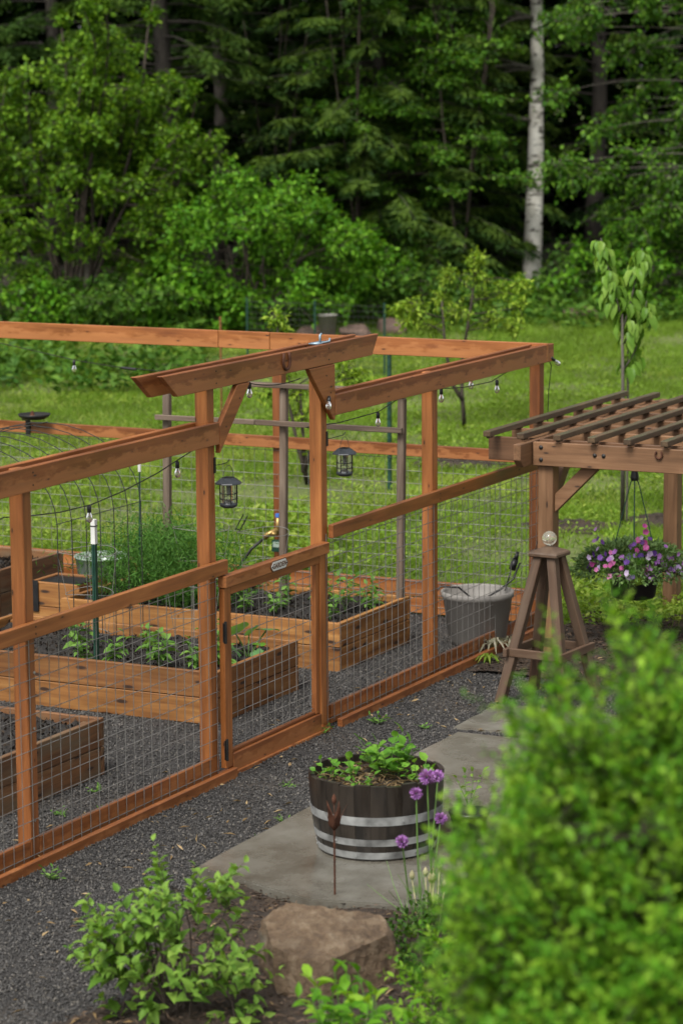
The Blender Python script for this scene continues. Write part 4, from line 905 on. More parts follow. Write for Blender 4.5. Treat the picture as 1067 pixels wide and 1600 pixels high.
bm = bmesh.new(); V0 = [bm.verts.new(p) for p in ((-0.112, -0.112, 0), (0.112, -0.112, 0), (0.112, 0.112, 0), (-0.112, 0.112, 0), (-0.112, -0.112, 0.030), (0.112, -0.112, 0.030), (0.112, 0.112, 0.030), (-0.112, 0.112, 0.030), (0, 0, 0.080))]
for f in ((3, 2, 1, 0), (0, 1, 5, 4), (1, 2, 6, 5), (2, 3, 7, 6), (3, 0, 4, 7), (4, 5, 8), (5, 6, 8), (6, 7, 8), (7, 4, 8)): bm.faces.new([V0[i] for i in f])
bmesh.ops.bevel(bm, geom=bm.edges[:], offset=0.007, segments=1, affect='EDGES'); me = bpy.data.meshes.new('cap'); bm.to_mesh(me); bm.free(); me.materials.append(M['obelisk'])
put('cap', me, ob, Matrix.Translation((OX, OY, 1.046)) @ Matrix.Rotation(OR, 4, 'Z'))
m = MB(); m.lathe([(0.0, -0.052)] + [(0.052 * math.sin(a), -0.052 * math.cos(a)) for a in np.linspace(0.15, PI - 0.15, 14)] + [(0.0, 0.052)], (OX, OY, 1.170), 22); m.build('glass_ball', 'globe', ob, True)

# ------------------------------------------------------------------ barrel planter
BC = Vector((-1.12, -1.725, 0.086)); BH = 0.440
br = thing('barrel_planter', 'dark oak half barrel planter with three pale steel hoops', 'planter', tuple(BC))
def brad(z): f = z / BH; return 0.330 + 0.066 * f - 0.012 * f * f + 0.010 * math.sin(PI * f)
ns = 26; sm2 = MB(); da = PI / ns * 0.985; zs = np.linspace(0, BH, 6)
VV = [];
for z in zs:
    for rr in (brad(z), brad(z) - 0.028):
        for a in (-da, 0, da): VV.append((rr * math.cos(a), rr * math.sin(a), z))
FF = []
for i in range(5):
    b0, b1 = i * 6, (i + 1) * 6
    FF += [(b0, b0 + 1, b1 + 1, b1), (b0 + 1, b0 + 2, b1 + 2, b1 + 1), (b0 + 4, b0 + 3, b1 + 3, b1 + 4), (b0 + 5, b0 + 4, b1 + 4, b1 + 5), (b0 + 3, b0, b1, b1 + 3), (b0 + 2, b0 + 5, b1 + 5, b1 + 2)]
FF += [(30, 31, 34, 33), (31, 32, 35, 34)]
# stave wood runs upwards: local X is the stave's length
Rm = Matrix(((0, 0, 1, 0), (0, 1, 0, 0), (-1, 0, 0, 0), (0, 0, 0, 1)))
sv = mesh('stave', [Rm @ Vector(v) for v in VV], FF, 'stave')
for k in range(ns): put('stave', sv, br, Matrix.Translation(BC + Vector((0, 0, 0.006 * math.sin(k * 2.3)))) @ Matrix.Rotation(2 * PI * k / ns, 4, 'Z') @ Rm.inverted())
for z0, z1 in ((0.212, 0.262), (0.090, 0.130), (0.012, 0.052)):
    m = MB(); m.lathe([(brad(z0) + 0.0005, z0), (brad(z0) + 0.003, z0), (brad(z1) + 0.003, z1), (brad(z1) + 0.0005, z1)], tuple(BC), 104); o = m.build('hoop', 'hoop', br)
    for k in range(6):
        a = 2 * PI * k / 6 + z0 * 9; m = MB(); p = Vector((math.cos(a), math.sin(a), 0)); c = BC + p * (brad((z0 + z1) / 2) + 0.002) + Vector((0, 0, (z0 + z1) / 2)); m.tube([c, c + p * 0.006], 0.007, 8); m.build('rivet', 'hoop', o)
rng = R8(101)
V = [(0, 0, 0.385)]; F = []
for r in range(1, 9):
    for k in range(28):
        a = 2 * PI * k / 28; rr = 0.352 * r / 8; V.append((rr * math.cos(a), rr * math.sin(a), 0.375 + 0.022 * rng.random()))
for k in range(28): F.append((0, 1 + k, 1 + (k + 1) % 28))
for r in range(7):
    for k in range(28): F.append((1 + r * 28 + k, 1 + (r + 1) * 28 + k, 1 + (r + 1) * 28 + (k + 1) % 28, 1 + r * 28 + (k + 1) % 28))
put('soil', mesh('soil', V, F, 'mulch'), br, Matrix.Translation(BC))
n = 500; a = rng.random(n) * 2 * PI; r_ = 0.34 * np.sqrt(rng.random(n)); pos = np.stack([BC.x + r_ * np.cos(a), BC.y + r_ * np.sin(a), np.full(n, BC.z + 0.395) + 0.012 * rng.random(n)], -1)
o = leaves('straw_mulch', pos, unit(rng.normal(size=(n, 3)) * (1, 1, 0.2)), unit(rng.normal(size=(n, 3)) * 0.3 + (0, 0, 1)), 0.03 + 0.05 * rng.random(n), 0.006, T2, 'straw', br, rng); o['kind'] = 'stuff'

def leafy(name, label, cat, base, stems, mat, tmpl, key, L, seed, group=None, stem='greenstem', sr=0.003, per=6, wr=0.75, droop=0.0, nmax=300, pieces=True, up=0.8):
    """a plant: stems of its own, and every leaf a part"""
    rng = R8(seed); t = thing(name, label, cat, tuple(base), group); m = MB(); cnt = 0
    for (d, ln_, off) in stems:
        P = curve(rng, np.array(base) + np.array(off), d, ln_, 6, 0.10, droop * 0.1); m.tube(P, np.linspace(sr, sr * 0.45, len(P)), 5)
        tt = np.linspace(0.30, 1.0, per); Q, D = along(P, tt); ph = rng.random() * 6
        for j in range(per):
            an = ph + j * 2.4; sd = np.array((math.cos(an), math.sin(an), 0.15)); ax = unit(D[j] * (0.35 if tt[j] < 0.95 else 1.2) + sd * 0.95 + (0, 0, -droop)); nr = unit(np.array((0, 0, up)) + rng.normal(size=3) * 0.28 + D[j] * 0.2)
            l = L * (0.6 + 0.55 * rng.random()) * (1.0 - 0.25 * tt[j]); leaf_obj('leaf', Q[j], ax, nr, l, l * wr, tmpl, key, mat, t); cnt += 1
    m.build('stem', stem, t); return t
def fan(rng, n, spread, ln_, off=0.0, lean=(0, 0)):
    out = []
    for k in range(n):
        a = 2 * PI * k / n + rng.random() * 0.8; s_ = spread * (0.4 + 0.8 * rng.random())
        out.append(((math.cos(a) * s_ + lean[0], math.sin(a) * s_ + lean[1], 1), ln_ * (0.7 + 0.5 * rng.random()), (off * math.cos(a), off * math.sin(a), 0)))
    return out
rng = R8(111); zt = BC.z + 0.385
STR = ovate(0.50, 0.44, 0.10, 0.14)
leafy('strawberry_plant', 'big bright green leafy plant in the middle of the barrel', 'plant', (BC.x + 0.10, BC.y - 0.03, zt), fan(rng, 15, 0.95, 0.22, 0.05), 'berry', STR, 'str', 0.105, 112, 'plants in the barrel', per=5, wr=0.80)
leafy('strawberry_plant', 'small plant at the left rim of the barrel', 'plant', (BC.x - 0.10, BC.y + 0.235, zt), fan(rng, 5, 1.2, 0.11, 0.03), 'berry', STR, 'str', 0.075, 113, 'plants in the barrel', per=3, wr=0.75)
leafy('strawberry_plant', 'small plant left of centre in the barrel, second from the left rim', 'plant', (BC.x - 0.03, BC.y + 0.15, zt), fan(rng, 4, 1.0, 0.12, 0.02), 'berry', STR, 'str', 0.07, 114, 'plants in the barrel', per=3, wr=0.75)
leafy('strawberry_plant', 'low seedling at the front of the barrel soil', 'plant', (BC.x - 0.20, BC.y + 0.0, zt), fan(rng, 5, 1.5, 0.09, 0.02), 'berry', STR, 'str', 0.055, 115, 'plants in the barrel', per=3, wr=0.75)
leafy('strawberry_plant', 'leafy plant at the right rim of the barrel', 'plant', (BC.x + 0.04, BC.y - 0.25, zt), fan(rng, 6, 1.1, 0.13, 0.03), 'berry', STR, 'str', 0.08, 116, 'plants in the barrel', per=3, wr=0.75)

# ------------------------------------------------------------------ vegetables in the beds
rng = R8(120)
VEG = [(1.50, 1.86, 0.13, 'pepper seedling left of the steel post, nearest the plank'), (1.80, 2.08, 0.22, 'tall pepper plant inside the cage by the steel post'), (1.50, 1.60, 0.17, 'pepper seedling just right of the steel post'), (1.85, 1.52, 0.17, 'round leafy seedling in the middle of the middle bed'), (1.58, 1.28, 0.17, 'leafy seedling at the front plank of the middle bed'), (1.62, 1.02, 0.15, 'drooping seedling inside the right cage of the middle bed'), (2.22, 1.18, 0.18, 'leafy seedling at the back plank of the middle bed, beside the arbor post'), (1.75, 0.88, 0.14, 'seedling half hidden behind the left arbor post')]
for i, (x_, y_, h_, lb_) in enumerate(VEG): leafy('seedling', 'young ' + lb_, 'seedling', (x_, y_, BZ - 0.02), fan(rng, 5, 0.45, h_ * 1.3), 'veg', OVC, 'ovc', 0.085 + 0.045 * ((i * 37) % 10) / 10, 130 + i, 'seedlings in the beds', per=6, wr=0.62, droop=0.35)
VG3 = [(3.62, 1.72, 0.15, 'pepper seedling behind the gate sign'), (3.60, 1.44, 0.14, 'bushy seedling in the far bed seen through the gate'), (3.95, 1.52, 0.20, 'wilted seedling by the trellis foot behind the gate'), (3.98, 1.24, 0.18, 'seedling in the far bed seen past the right arbor post'), (3.62, 0.98, 0.19, 'big tomato seedling at the front of the far bed'), (3.95, 1.02, 0.26, 'tall tomato seedling in the middle of the far bed'), (4.15, 0.90, 0.20, 'tomato seedling at the right back corner of the far bed'), (3.98, 0.80, 0.16, 'low seedling at the right plank of the far bed'), (4.0, 2.9, 0.2, 'seedling at the left end of the far bed')]
for i, (x_, y_, h_, lb_) in enumerate(VG3): leafy('seedling', lb_, 'seedling', (x_, y_, BZ - 0.02), fan(rng, 5, 0.45, h_ * 1.25), 'veg', OVC, 'ovc', 0.08 + 0.045 * ((i * 53) % 10) / 10, 150 + i, 'seedlings in the beds', per=6, wr=0.55, droop=0.3)
for i, (x_, y_) in enumerate(((-0.62, 1.42), (-0.35, 1.9))): leafy('seedling', ('small pale seedling in the nearest bed at the left edge', 'small seedling at the back of the nearest bed')[i], 'seedling', (x_, y_, BZ - 0.02), fan(rng, 3, 0.8, 0.10), 'squash', STR, 'str', 0.11, 165 + i, 'seedlings in the beds', per=2, wr=0.85)
SQ = (np.array([(0, 0, 0.0)] + [(0.5 + 0.5 * math.cos(a) * (1 + 0.10 * math.cos(5 * a)), 0.52 * math.sin(a) * (1 + 0.08 * math.cos(5 * a)), 0.08 * (math.sin(2 * a) ** 2) - 0.05) for a in np.linspace(PI * 0.94, -PI * 0.94, 19)] + [(0.5, 0, 0.045)]), None)
SQ = (SQ[0], np.array([(20, k + 1, k) for k in range(1, 19)] + [(20, 1, 0), (20, 0, 19)]))
sq = thing('squash_plant', 'squash plant with big round leaves at the corner of the middle bed', 'plant', (1.98, 0.87, BZ)); m = MB(); rng = R8(171)
for k, (dx, dy, h_, s_) in enumerate(((0.10, 0.10, 0.20, 0.185), (0.42, 0.02, 0.17, 0.165), (0.02, 0.05, 0.09, 0.17), (0.24, 0.0, 0.10, 0.11), (0.30, 0.10, 0.15, 0.12), (0.14, -0.03, 0.06, 0.10))):
    b0 = np.array((2.12, 0.87, BZ - 0.03)); tp_ = np.array((1.96 + dx, 0.84 + dy, BZ + h_ * 0.85)); m.tube([b0, (b0 + tp_) / 2 + (0, 0, 0.02), tp_], 0.0055, 6)
    fw_ = np.array((-0.75, -0.35, 0.25)) + rng.normal(size=3) * 0.3; leaf_obj('leaf', tp_, unit(fw_), unit(np.array((-0.45, -0.25, 0.85)) + rng.normal(size=3) * 0.18), s_, s_, SQ, 'sq', 'squash' if k != 3 else 'berry', sq)
m.build('stem', 'greenstem', sq)
# feathery herbs: too fine to pick apart
dl = thing('dill_plants', 'big feathery green herb clump at the left end of the far bed', 'herbs', (3.75, 2.55, BZ)); rng = R8(181); n = 15000; cl = np.array([(3.55, 2.78), (3.62, 2.45), (3.85, 2.62), (3.95, 2.32), (3.50, 2.20), (4.05, 2.75), (3.66, 2.02)]); hs_ = np.array([0.42, 0.52, 0.62, 0.50, 0.36, 0.50, 0.30])
ci = rng.integers(len(cl), size=n); h_ = rng.random(n) ** 0.7; sp2 = 0.07 + 0.16 * h_
pos = np.stack([cl[ci, 0] + rng.normal(size=n) * sp2, cl[ci, 1] + rng.normal(size=n) * sp2, BZ + h_ * hs_[ci] * (0.8 + 0.35 * rng.random(n))], -1)
leaves('foliage', pos, unit(rng.normal(size=(n, 3)) + (0, 0, 0.7)), runit(rng, n), 0.03 + 0.05 * rng.random(n), 0.006, T2, 'dill', dl, rng)['kind'] = 'stuff'; m = MB()
for k in range(40):
    c = cl[k % len(cl)]; P = curve(rng, (c[0], c[1], BZ - 0.05), rng.normal(size=3) * 0.3 + (0, 0, 1), hs_[k % len(cl)], 5, 0.08); m.tube(P, 0.003, 4)
m.build('stalks', 'greenstem', dl)
# weeds in the gravel
rng = R8(190)
for i, (px, py, s_, lb_) in enumerate(((80, 1375, 0.07, 'flat weed in the gravel at the left base board'), (590, 1132, 0.09, 'pale weed in the gravel right of the gate'), (505, 1145, 0.06, 'tiny weed at the foot of the right arbor post'), (150, 1240, 0.06, 'weed inside the left fence beside the nearest bed'), (165, 1270, 0.05, 'grey-green weed inside the left fence near the base board'), (440, 1285, 0.05, 'small weed in the gravel between gate and slab'), (665, 1140, 0.05, 'small weed at the far edge of the slabs'), (450, 1230, 0.05, 'small weed in front of the gate'), (408, 1318, 0.05, 'small weed at the edge of the big slab'), (120, 1490, 0.06, 'small pale weed in the gravel beside the left shrub'), (95, 1275, 0.05, 'small weed behind the left fence beside the second post'))):
    v = FWD + RGT * (px - 533.5) / FPX + UPV * (800 - py) / FPX; p = CAM + v * (-CAM[2] / v[2])
    leafy('weed', lb_, 'weed', (p[0], p[1], 0.004), fan(rng, 6, 2.2, s_), 'veg', OVF, 'ovf', s_ * 0.8, 200 + i, 'weeds in the gravel', per=3, wr=0.45)

# strap-leaved plants at the fence foot
def strap(px, py, label, seed, mat, n, L):
    rng = R8(seed); v = FWD + RGT * (px - 533.5) / FPX + UPV * (800 - py) / FPX; p = CAM + v * (-CAM[2] / v[2])
    t = thing('strap_plant', label, 'plant', (p[0], p[1], 0.0)); 
    for k in range(n):
        a = 2 * PI * k / n + rng.random(); P = [np.array((p[0], p[1], 0.01)) + np.array((math.cos(a) * r_, math.sin(a) * r_, z_)) * L * (0.8 + 0.4 * 0.5) for r_, z_ in ((0.05, 0), (0.3, 0.42 + 0.3 * rng.random()), (0.65, 0.5), (1.0, 0.12))]
        sd = np.array((-math.sin(a), math.cos(a), 0)) * 0.010; V = []
        for i, q_ in enumerate(P): w = (0.7, 1.0, 0.8, 0.1)[i]; V += [q_ - sd * w, q_ + sd * w]
        put('leaf', mesh_np('leaf', np.array(V), np.array([(0, 1, 3, 2), (2, 3, 5, 4), (4, 5, 7, 6)]), mat, np.full(8, rng.random())), t)
strap(770, 1022, 'grey-green strap-leaved plant at the foot of the right fence', 221, 'strap', 22, 0.17)
strap(798, 1014, 'smaller strap-leaved plant beside the obelisk at the fence foot', 222, 'strap', 14, 0.13)
strap(762, 1038, 'bright green grassy tuft in front of the strap-leaved plant', 223, 'grass', 20, 0.11)

# ------------------------------------------------------------------ boulder, stake, chives, pots at the front
def boulder(name, label, c, sx, sy, sz, seed, mat='stone', rot=0.0, parent=None, flat=0.55, sub=4):
    bm = bmesh.new(); bmesh.ops.create_icosphere(bm, subdivisions=sub, radius=1.0); r = random.Random(seed)
    pl = [(Vector((r.gauss(0, 1), r.gauss(0, 1), r.gauss(0, 0.6))).normalized(), 0.62 + 0.25 * r.random()) for _ in range(9)] + [(Vector((-0.22, -0.02, 1)).normalized(), flat)]
    for v in bm.verts:
        p = v.co.copy()
        for n_, d_ in pl:
            k_ = p.dot(n_) - d_
            if k_ > 0: p -= n_ * k_ * 0.99
        p *= 1 + 0.035 * mnoise.noise(p * 2.2 + Vector((seed, 0, 0))) + 0.025 * mnoise.noise(p * 7 + Vector((seed, 3, 0))) + 0.022 * mnoise.noise(p * 15) + 0.012 * mnoise.noise(p * 34)
        v.co = Vector((p.x * sx, p.y * sy, p.z * sz))
    me = bpy.data.meshes.new(name); bm.to_mesh(me); bm.free(); me.materials.append(M[mat]); me.polygons.foreach_set('use_smooth', [True] * len(me.polygons))
    try: me.set_sharp_from_angle(angle=math.radians(28))
    except Exception: pass
    o = put(name, me, None, Matrix.Translation(Vector(c)) @ Matrix.Rotation(rot, 4, 'Z')); return tag(o, label, 'boulder')
boulder('boulder', 'brown flat-topped boulder in front of the concrete slab', (-3.20, -2.46, 0.03), 0.31, 0.38, 0.47, 15, rot=0.35, flat=0.60, sub=6)
rs_ = thing('flower_stake', 'rusty metal tulip on a thin rod in front of the barrel', 'ornament', (-2.04, -1.95, 0)); SX, SY = -2.10, -1.955
m = MB(); m.tube([(SX + 0.04, SY + 0.02, 0.0), (SX + 0.02, SY + 0.01, 0.2), (SX, SY, 0.45)], 0.0055, 6); m.build('rod', 'rust', rs_)
for k in range(6):
    a = 2 * PI * k / 6; c, s_ = math.cos(a), math.sin(a); V = []
    for (r_, z_, w) in ((0.004, 0.45, 0.006), (0.026, 0.480, 0.020), (0.034, 0.515, 0.019), (0.048, 0.55, 0.009), (0.058 + 0.014 * (k % 2), 0.595, 0.002)):
        V += [(SX + r_ * c - w * s_, SY + r_ * s_ + w * c, z_), (SX + r_ * c + w * s_, SY + r_ * s_ - w * c, z_)]
    put('petal', mesh('petal', V, [(0, 1, 3, 2), (2, 3, 5, 4), (4, 5, 7, 6), (6, 7, 9, 8)], 'rust', True), rs_)
m = MB(); m.tube([(SX, SY, 0.46), (SX, SY, 0.60)], 0.003, 5); m.lathe([(0.0, 0.0), (0.014, 0.02), (0.012, 0.045), (0.0, 0.065)], (SX, SY, 0.585), 8); m.build('stamen', 'rust', rs_, True)
ch = thing('chive_clump', 'clump of flowering chives with round purple heads', 'chives', (-2.2, -2.55, 0)); rng = R8(231)
HD = [(628, 1315, 14.25, 0.0), (650, 1240, 14.3, 0), (667, 1214, 14.35, 0.012), (684, 1213, 14.5, 0), (688, 1279, 14.45, 0)]
for (px, py, d, ex) in HD:
    p = at(px, py, d); b0 = np.array((-2.26 + rng.normal() * 0.05, -2.57 + (p[1] + 2.5) * 0.5 + rng.normal() * 0.02, 0.03)); mid = (b0 + p) / 2 + np.array((0.01, 0.015, 0)); m = MB(); m.tube([b0, mid, p], 0.0042, 6); m.build('stalk', 'greenstem', ch)
    n = 170; u_ = runit(rng, n); u_[:, 2] = u_[:, 2] * 0.85 + 0.12; R_ = 0.036 + ex
    leaves('flower_head', p + u_ * R_ * 0.25, u_, runit(rng, n), R_ * (0.65 + 0.2 * rng.random(n)), 0.014, T2, 'allium', ch, rng)
for k in range(26):
    P = curve(rng, (-2.26 + rng.normal() * 0.07, -2.60 + rng.normal() * 0.08, 0.02), rng.normal(size=3) * 0.28 + (0, 0, 1), 0.18 + 0.22 * rng.random(), 5, 0.08, -0.04); m = MB(); m.tube(P, np.linspace(0.004, 0.0012, 6), 5); m.build('blade', 'greenstem', ch)
for k in range(7):
    p = np.array((-2.33 + rng.normal() * 0.10, -2.66 + rng.normal() * 0.10, 0.26 + 0.12 * rng.random())); m = MB(); m.tube([(p[0] * 0.5 - 2.3 * 0.5, p[1] * 0.5 - 2.6 * 0.5, 0.02), p], 0.0035, 5); m.lathe([(0.0, 0.0), (0.013, 0.012), (0.016, 0.028), (0.008, 0.045), (0.0, 0.055)], tuple(p), 8); m.build('bud', 'bud', ch, True)
bp_ = thing('nursery_pot', 'small black pot with a leafy stem behind the barrel', 'pot', (-0.72, -2.12, 0.087)); m = MB(); m.lathe([(0.0, 0.0), (0.085, 0.0), (0.112, 0.13), (0.12, 0.135), (0.12, 0.15), (0.108, 0.148), (0.0, 0.125)], (-0.72, -2.12, 0.087), 24); m.build('pot_body', 'plastic', bp_, True)
rng = R8(241); leafy('pot_plant', 'thin leafy stems growing in the small black pot', 'plant', (-0.72, -2.12, 0.225), fan(rng, 4, 0.35, 0.24), 'shrub', OV, 'ov', 0.055, 242, per=6)

# ------------------------------------------------------------------ shrubs in the foreground
def shrub(name, label, base, C, ax, n_stem, n_sprig, per, L, wr, mat, tmpl, key, seed, nobj=300, spr=0.22, stemr=0.006, shell=0.55, upb=0.6, zmin=0.05):
    """stems from the root, sprigs towards the outside; the leaves nearest the camera are parts of their own, the rest one part"""
    rng = R8(seed); t = thing(name, label, 'shrub', tuple(base)); m = MB(); base = np.array(base, float); C = np.array(C, float); ax = np.array(ax, float)
    T = []; sk = []
    while len(T) < n_stem:
        u_ = runit(rng, 1)[0]; u_[2] = abs(u_[2]) * 0.9 + 0.1
        e = C + u_ * ax * 0.75; mid = base + (e - base) * 0.5 + np.array((0, 0, 0.12 * ax[2])) + rng.normal(size=3) * 0.04
        P = np.array([base + rng.normal(size=3) * (0.03, 0.03, 0), mid, e]); tt = np.linspace(0, 1, 7)[:, None]; Q = P[0] * (1 - tt) ** 2 + 2 * P[1] * tt * (1 - tt) + P[2] * tt ** 2
        T.append(Q); m.tube(Q, np.linspace(stemr, stemr * 0.4, 7), 5)
    A = np.concatenate(T); pos = []; axs = []; nrs = []; ls = []; tip = []
    for k in range(n_sprig):
        u_ = runit(rng, 1)[0]; f = shell + (1.05 - shell) * rng.random() ** 0.6; lump = 0.86 + 0.40 * mnoise.noise(Vector(u_ * 3.2 + seed)) + 0.10 * rng.random()
        p = C + u_ * ax * f * lump
        if p[2] < zmin: continue
        j = np.argmin(((A - p) ** 2).sum(1)); d = unit(u_ * np.array((1, 1, 0.7)) + (0, 0, upb) + rng.normal(size=3) * 0.30); ln_ = spr * (0.6 + 0.7 * rng.random())
        P = curve(rng, p - d * ln_ * 0.5, d, ln_, 4, 0.10, 0.02); m.tube([A[j], (A[j] + P[0]) / 2 + (0, 0, 0.02), P[0]] + list(P[1:]), np.linspace(stemr * 0.45, 0.0012, 7), 4)
        tt = np.linspace(0.08, 1, per); Q, D = along(P, tt); ph = rng.random() * 6
        an = ph + np.arange(per) * 2.4; e1 = unit(np.cross(D, (0.3, 0.2, 1))); e2 = np.cross(D, e1); sd = e1 * np.cos(an)[:, None] + e2 * np.sin(an)[:, None]
        pos.append(Q); axs.append(unit(D * 0.75 + sd * 0.8 + rng.normal(size=(per, 3)) * 0.15)); nrs.append(unit(D * 0.5 - sd * 0.2 + (0, 0, 0.75) + rng.normal(size=(per, 3)) * 0.2)); tip.append(0.12 + 0.62 * tt + 0.22 * rng.random(per)); ls.append(L * (1.05 - 0.5 * tt) * (0.7 + 0.5 * rng.random(per)))
    pos = np.concatenate(pos); axs = np.concatenate(axs); nrs = np.concatenate(nrs); ls = np.concatenate(ls); tip = np.concatenate(tip)
    m.build('branches', 'twig', t)
    score = ((pos - CAM) @ FWD) - 3.0 * ls; order = np.argsort(score); big = order[:nobj]; rest = order[nobj:]
    for i in big: leaf_obj('leaf', pos[i], axs[i], nrs[i], ls[i], ls[i] * wr, tmpl, key, mat, t)
    if len(rest): leaves('foliage', pos[rest], axs[rest], nrs[rest], ls[rest], ls[rest] * wr, tmpl, mat, t, rng, tip[rest])['kind'] = 'stuff'
    return t
shrub('golden_shrub', 'tall yellow-green leafy shrub filling the lower right foreground', (-7.72, -5.72, 0.0), (-7.70, -5.84, 1.62), (0.58, 0.58, 1.23), 30, 3900, 12, 0.052, 0.58, 'spirea', OV, 'ov', 301, zmin=0.7)
shrub('golden_shrub', 'smaller yellow-green shrub in front of the obelisk, left of the tall one', (-7.42, -5.36, 0.0), (-7.42, -5.41, 1.53), (0.34, 0.30, 1.06), 14, 1900, 12, 0.052, 0.58, 'spirea', OV, 'ov', 307, zmin=0.5)
shrub('leafy_shrub', 'low yellow-green leafy mound below the tall shrub, right of the boulder', (-3.75, -3.66, 0.0), (-3.75, -3.66, 0.22), (0.42, 0.48, 0.50), 12, 340, 12, 0.060, 0.5, 'spirea', OV, 'ov', 302, zmin=0.02)
shrub('young_shrub', 'young shrub with oval leaves on the soil at the lower left', (-3.98, -2.06, 0.03), (-3.98, -2.06, 0.33), (0.44, 0.50, 0.44), 15, 98, 7, 0.100, 0.66, 'shrub', OVC, 'ovc2', 303, spr=0.20, shell=0.35, upb=0.9, zmin=0.04)
shrub('parsley_plant', 'dark green leafy herbs between boulder and chives', (-2.75, -2.86, 0.02), (-2.75, -2.86, 0.10), (0.34, 0.30, 0.24), 8, 150, 9, 0.045, 0.7, 'under', OVF, 'ovf', 304, nobj=60, spr=0.13, stemr=0.003, zmin=0.02)
rng = R8(305)
PO = ovate(0.30, 0.26, 0.12, 0.20)
leafy('perennial', 'bright green pointed-leaf plant at the bottom edge right of the boulder', 'plant', (-4.70, -3.40, 0.02), [((0.25 * math.cos(k), 0.25 * math.sin(k), 1), 0.50 + 0.14 * rng.random(), (0.09 * math.cos(k * 1.3), 0.12 * math.sin(k * 1.7), 0)) for k in range(22)], 'spirea', PO, 'po', 0.13, 306, per=9, wr=0.75, sr=0.005)

# ------------------------------------------------------------------ trees
def trunk(m, P, r0, r1, n=10): m.tube(P, np.linspace(r0, r1, len(P)), n)
def broad(name,  label, base, tr_pts, r0, clusters, nt, nl, L, wr, mat, seed, group=None, bark_='twig', twl=1.0, droop=0.25, tmpl=T2, r1=None, flat=0.75, objs=0, gap=0.0):
    """a broad-leaved tree or bush: trunk with limbs to every clump, clumps of twigs, leaves on the twigs"""
    rng = R8(seed); t = thing(name, label, 'tree' if 'tree' in name else 'shrub', tuple(base), group); m = MB(); tw = MB(); pos = []; ax = []; nr = []
    stems = tr_pts if isinstance(tr_pts[0][0], (list, tuple, np.ndarray, Vector)) else [tr_pts]
    for sp_ in stems: trunk(m, sp_, r0, r1 if r1 else r0 * 0.35, 8)
    A = np.concatenate([along(np.array([tuple(q_) for q_ in s_]), np.linspace(0.25, 1, 24))[0] for s_ in stems])
    for (c, rad) in clusters:
        c = np.array(c, float); rad = np.broadcast_to(np.array(rad, float), (3,)); low = A[A[:, 2] < c[2] + 0.15]; B = low if len(low) else A
        j = np.argmin(((B - c) ** 2).sum(1) + 0.25 * np.abs(B[:, 2] - c[2] + 0.5)); s_ = B[j]; mid = (s_ + c) / 2 + (0, 0, 0.10 * np.linalg.norm(c - s_)) + rng.normal(size=3) * 0.06
        tt = np.linspace(0, 1, 6)[:, None]; Q = s_ * (1 - tt) ** 2 + 2 * mid * tt * (1 - tt) + c * tt ** 2; tw.tube(Q, np.linspace(min(0.013, max(0.008, r0 * 0.28)), 0.004, 6), 5)
        for k in range(nt):
            d = runit(rng, 1)[0] * np.array((1, 1, flat)); e = c + d * rad * (0.45 + 0.6 * rng.random()) * twl; mid = (c + e) / 2 + (0, 0, 0.05 * rad[2])
            P = np.array([c + (e - c) * 0.0, mid, e + (0, 0, -droop * 0.3 * rad[2])]); tw.tube(P, [0.006, 0.004, 0.0018], 3, cap=False)
            q_, D = along(P, 0.15 + 0.85 * rng.random(nl)); pos.append(q_ + rng.normal(size=(nl, 3)) * 0.035 * (L / 0.07)); ax.append(unit(D * 0.5 + rng.normal(size=(nl, 3)) * 0.55 + (0, 0, -droop))); nr.append(unit(rng.normal(size=(nl, 3)) * 0.42 + (0, 0, 1)))
    m.build('trunk', bark_, t, True); tw.build('branches', bark_, t)['kind'] = 'stuff'
    pos = np.concatenate(pos); ax = np.concatenate(ax); nr = np.concatenate(nr); n = len(pos); l = L * (0.6 + 0.7 * rng.random(n))
    if objs:
        for i in range(min(objs, n)): leaf_obj('leaf', pos[i], ax[i], nr[i], l[i], l[i] * wr, OVC, 'ovc', mat, t)
        pos, ax, nr, l = pos[objs:], ax[objs:], nr[objs:], l[objs:]
    if len(pos): leaves('crown', pos, ax, nr, l, l * wr, tmpl, mat, t, rng)
    return t
def stems_fan(rng, b, n, spread, h, wob=0.10):
    out = []
    for k in range(n):
        a = 2 * PI * k / n + rng.random(); s_ = spread * (0.35 + 0.75 * rng.random()); P = curve(rng, np.array(b) + np.array((math.cos(a), math.sin(a), 0)) * 0.12, (math.cos(a) * s_, math.sin(a) * s_, 1), h * (0.75 + 0.35 * rng.random()), 7, wob, 0.02); out.append([tuple(p) for p in P])
    return out
def blob(rng, c, ax, n, rad, hollow=0.45):
    """clump centres through the outer part of an ellipsoid"""
    out = []
    while len(out) < n:
        u_ = runit(rng, 1)[0]; f = hollow + (1 - hollow) * rng.random() ** 0.5
        p = np.array(c) + u_ * np.array(ax) * f * (0.85 + 0.3 * rng.random())
        if p[2] > gz(p[0], p[1]) + 0.15: out.append((p, rad * (0.7 + 0.6 * rng.random())))
    return out
def axs3(a, b, h): return np.array((abs(RH[0]) * a + abs(FH[0]) * b, abs(RH[1]) * a + abs(FH[1]) * b, h))
def shoots(cl, stems, n, rng, rad):
    for s_ in stems:
        P = np.array(s_)
        for t_ in np.linspace(0.55, 1.0, n): q_, D = along(P, np.array([t_])); cl.append((q_[0] + rng.normal(size=3) * 0.08, rad * (1.35 - t_ * 0.8)))
    return cl
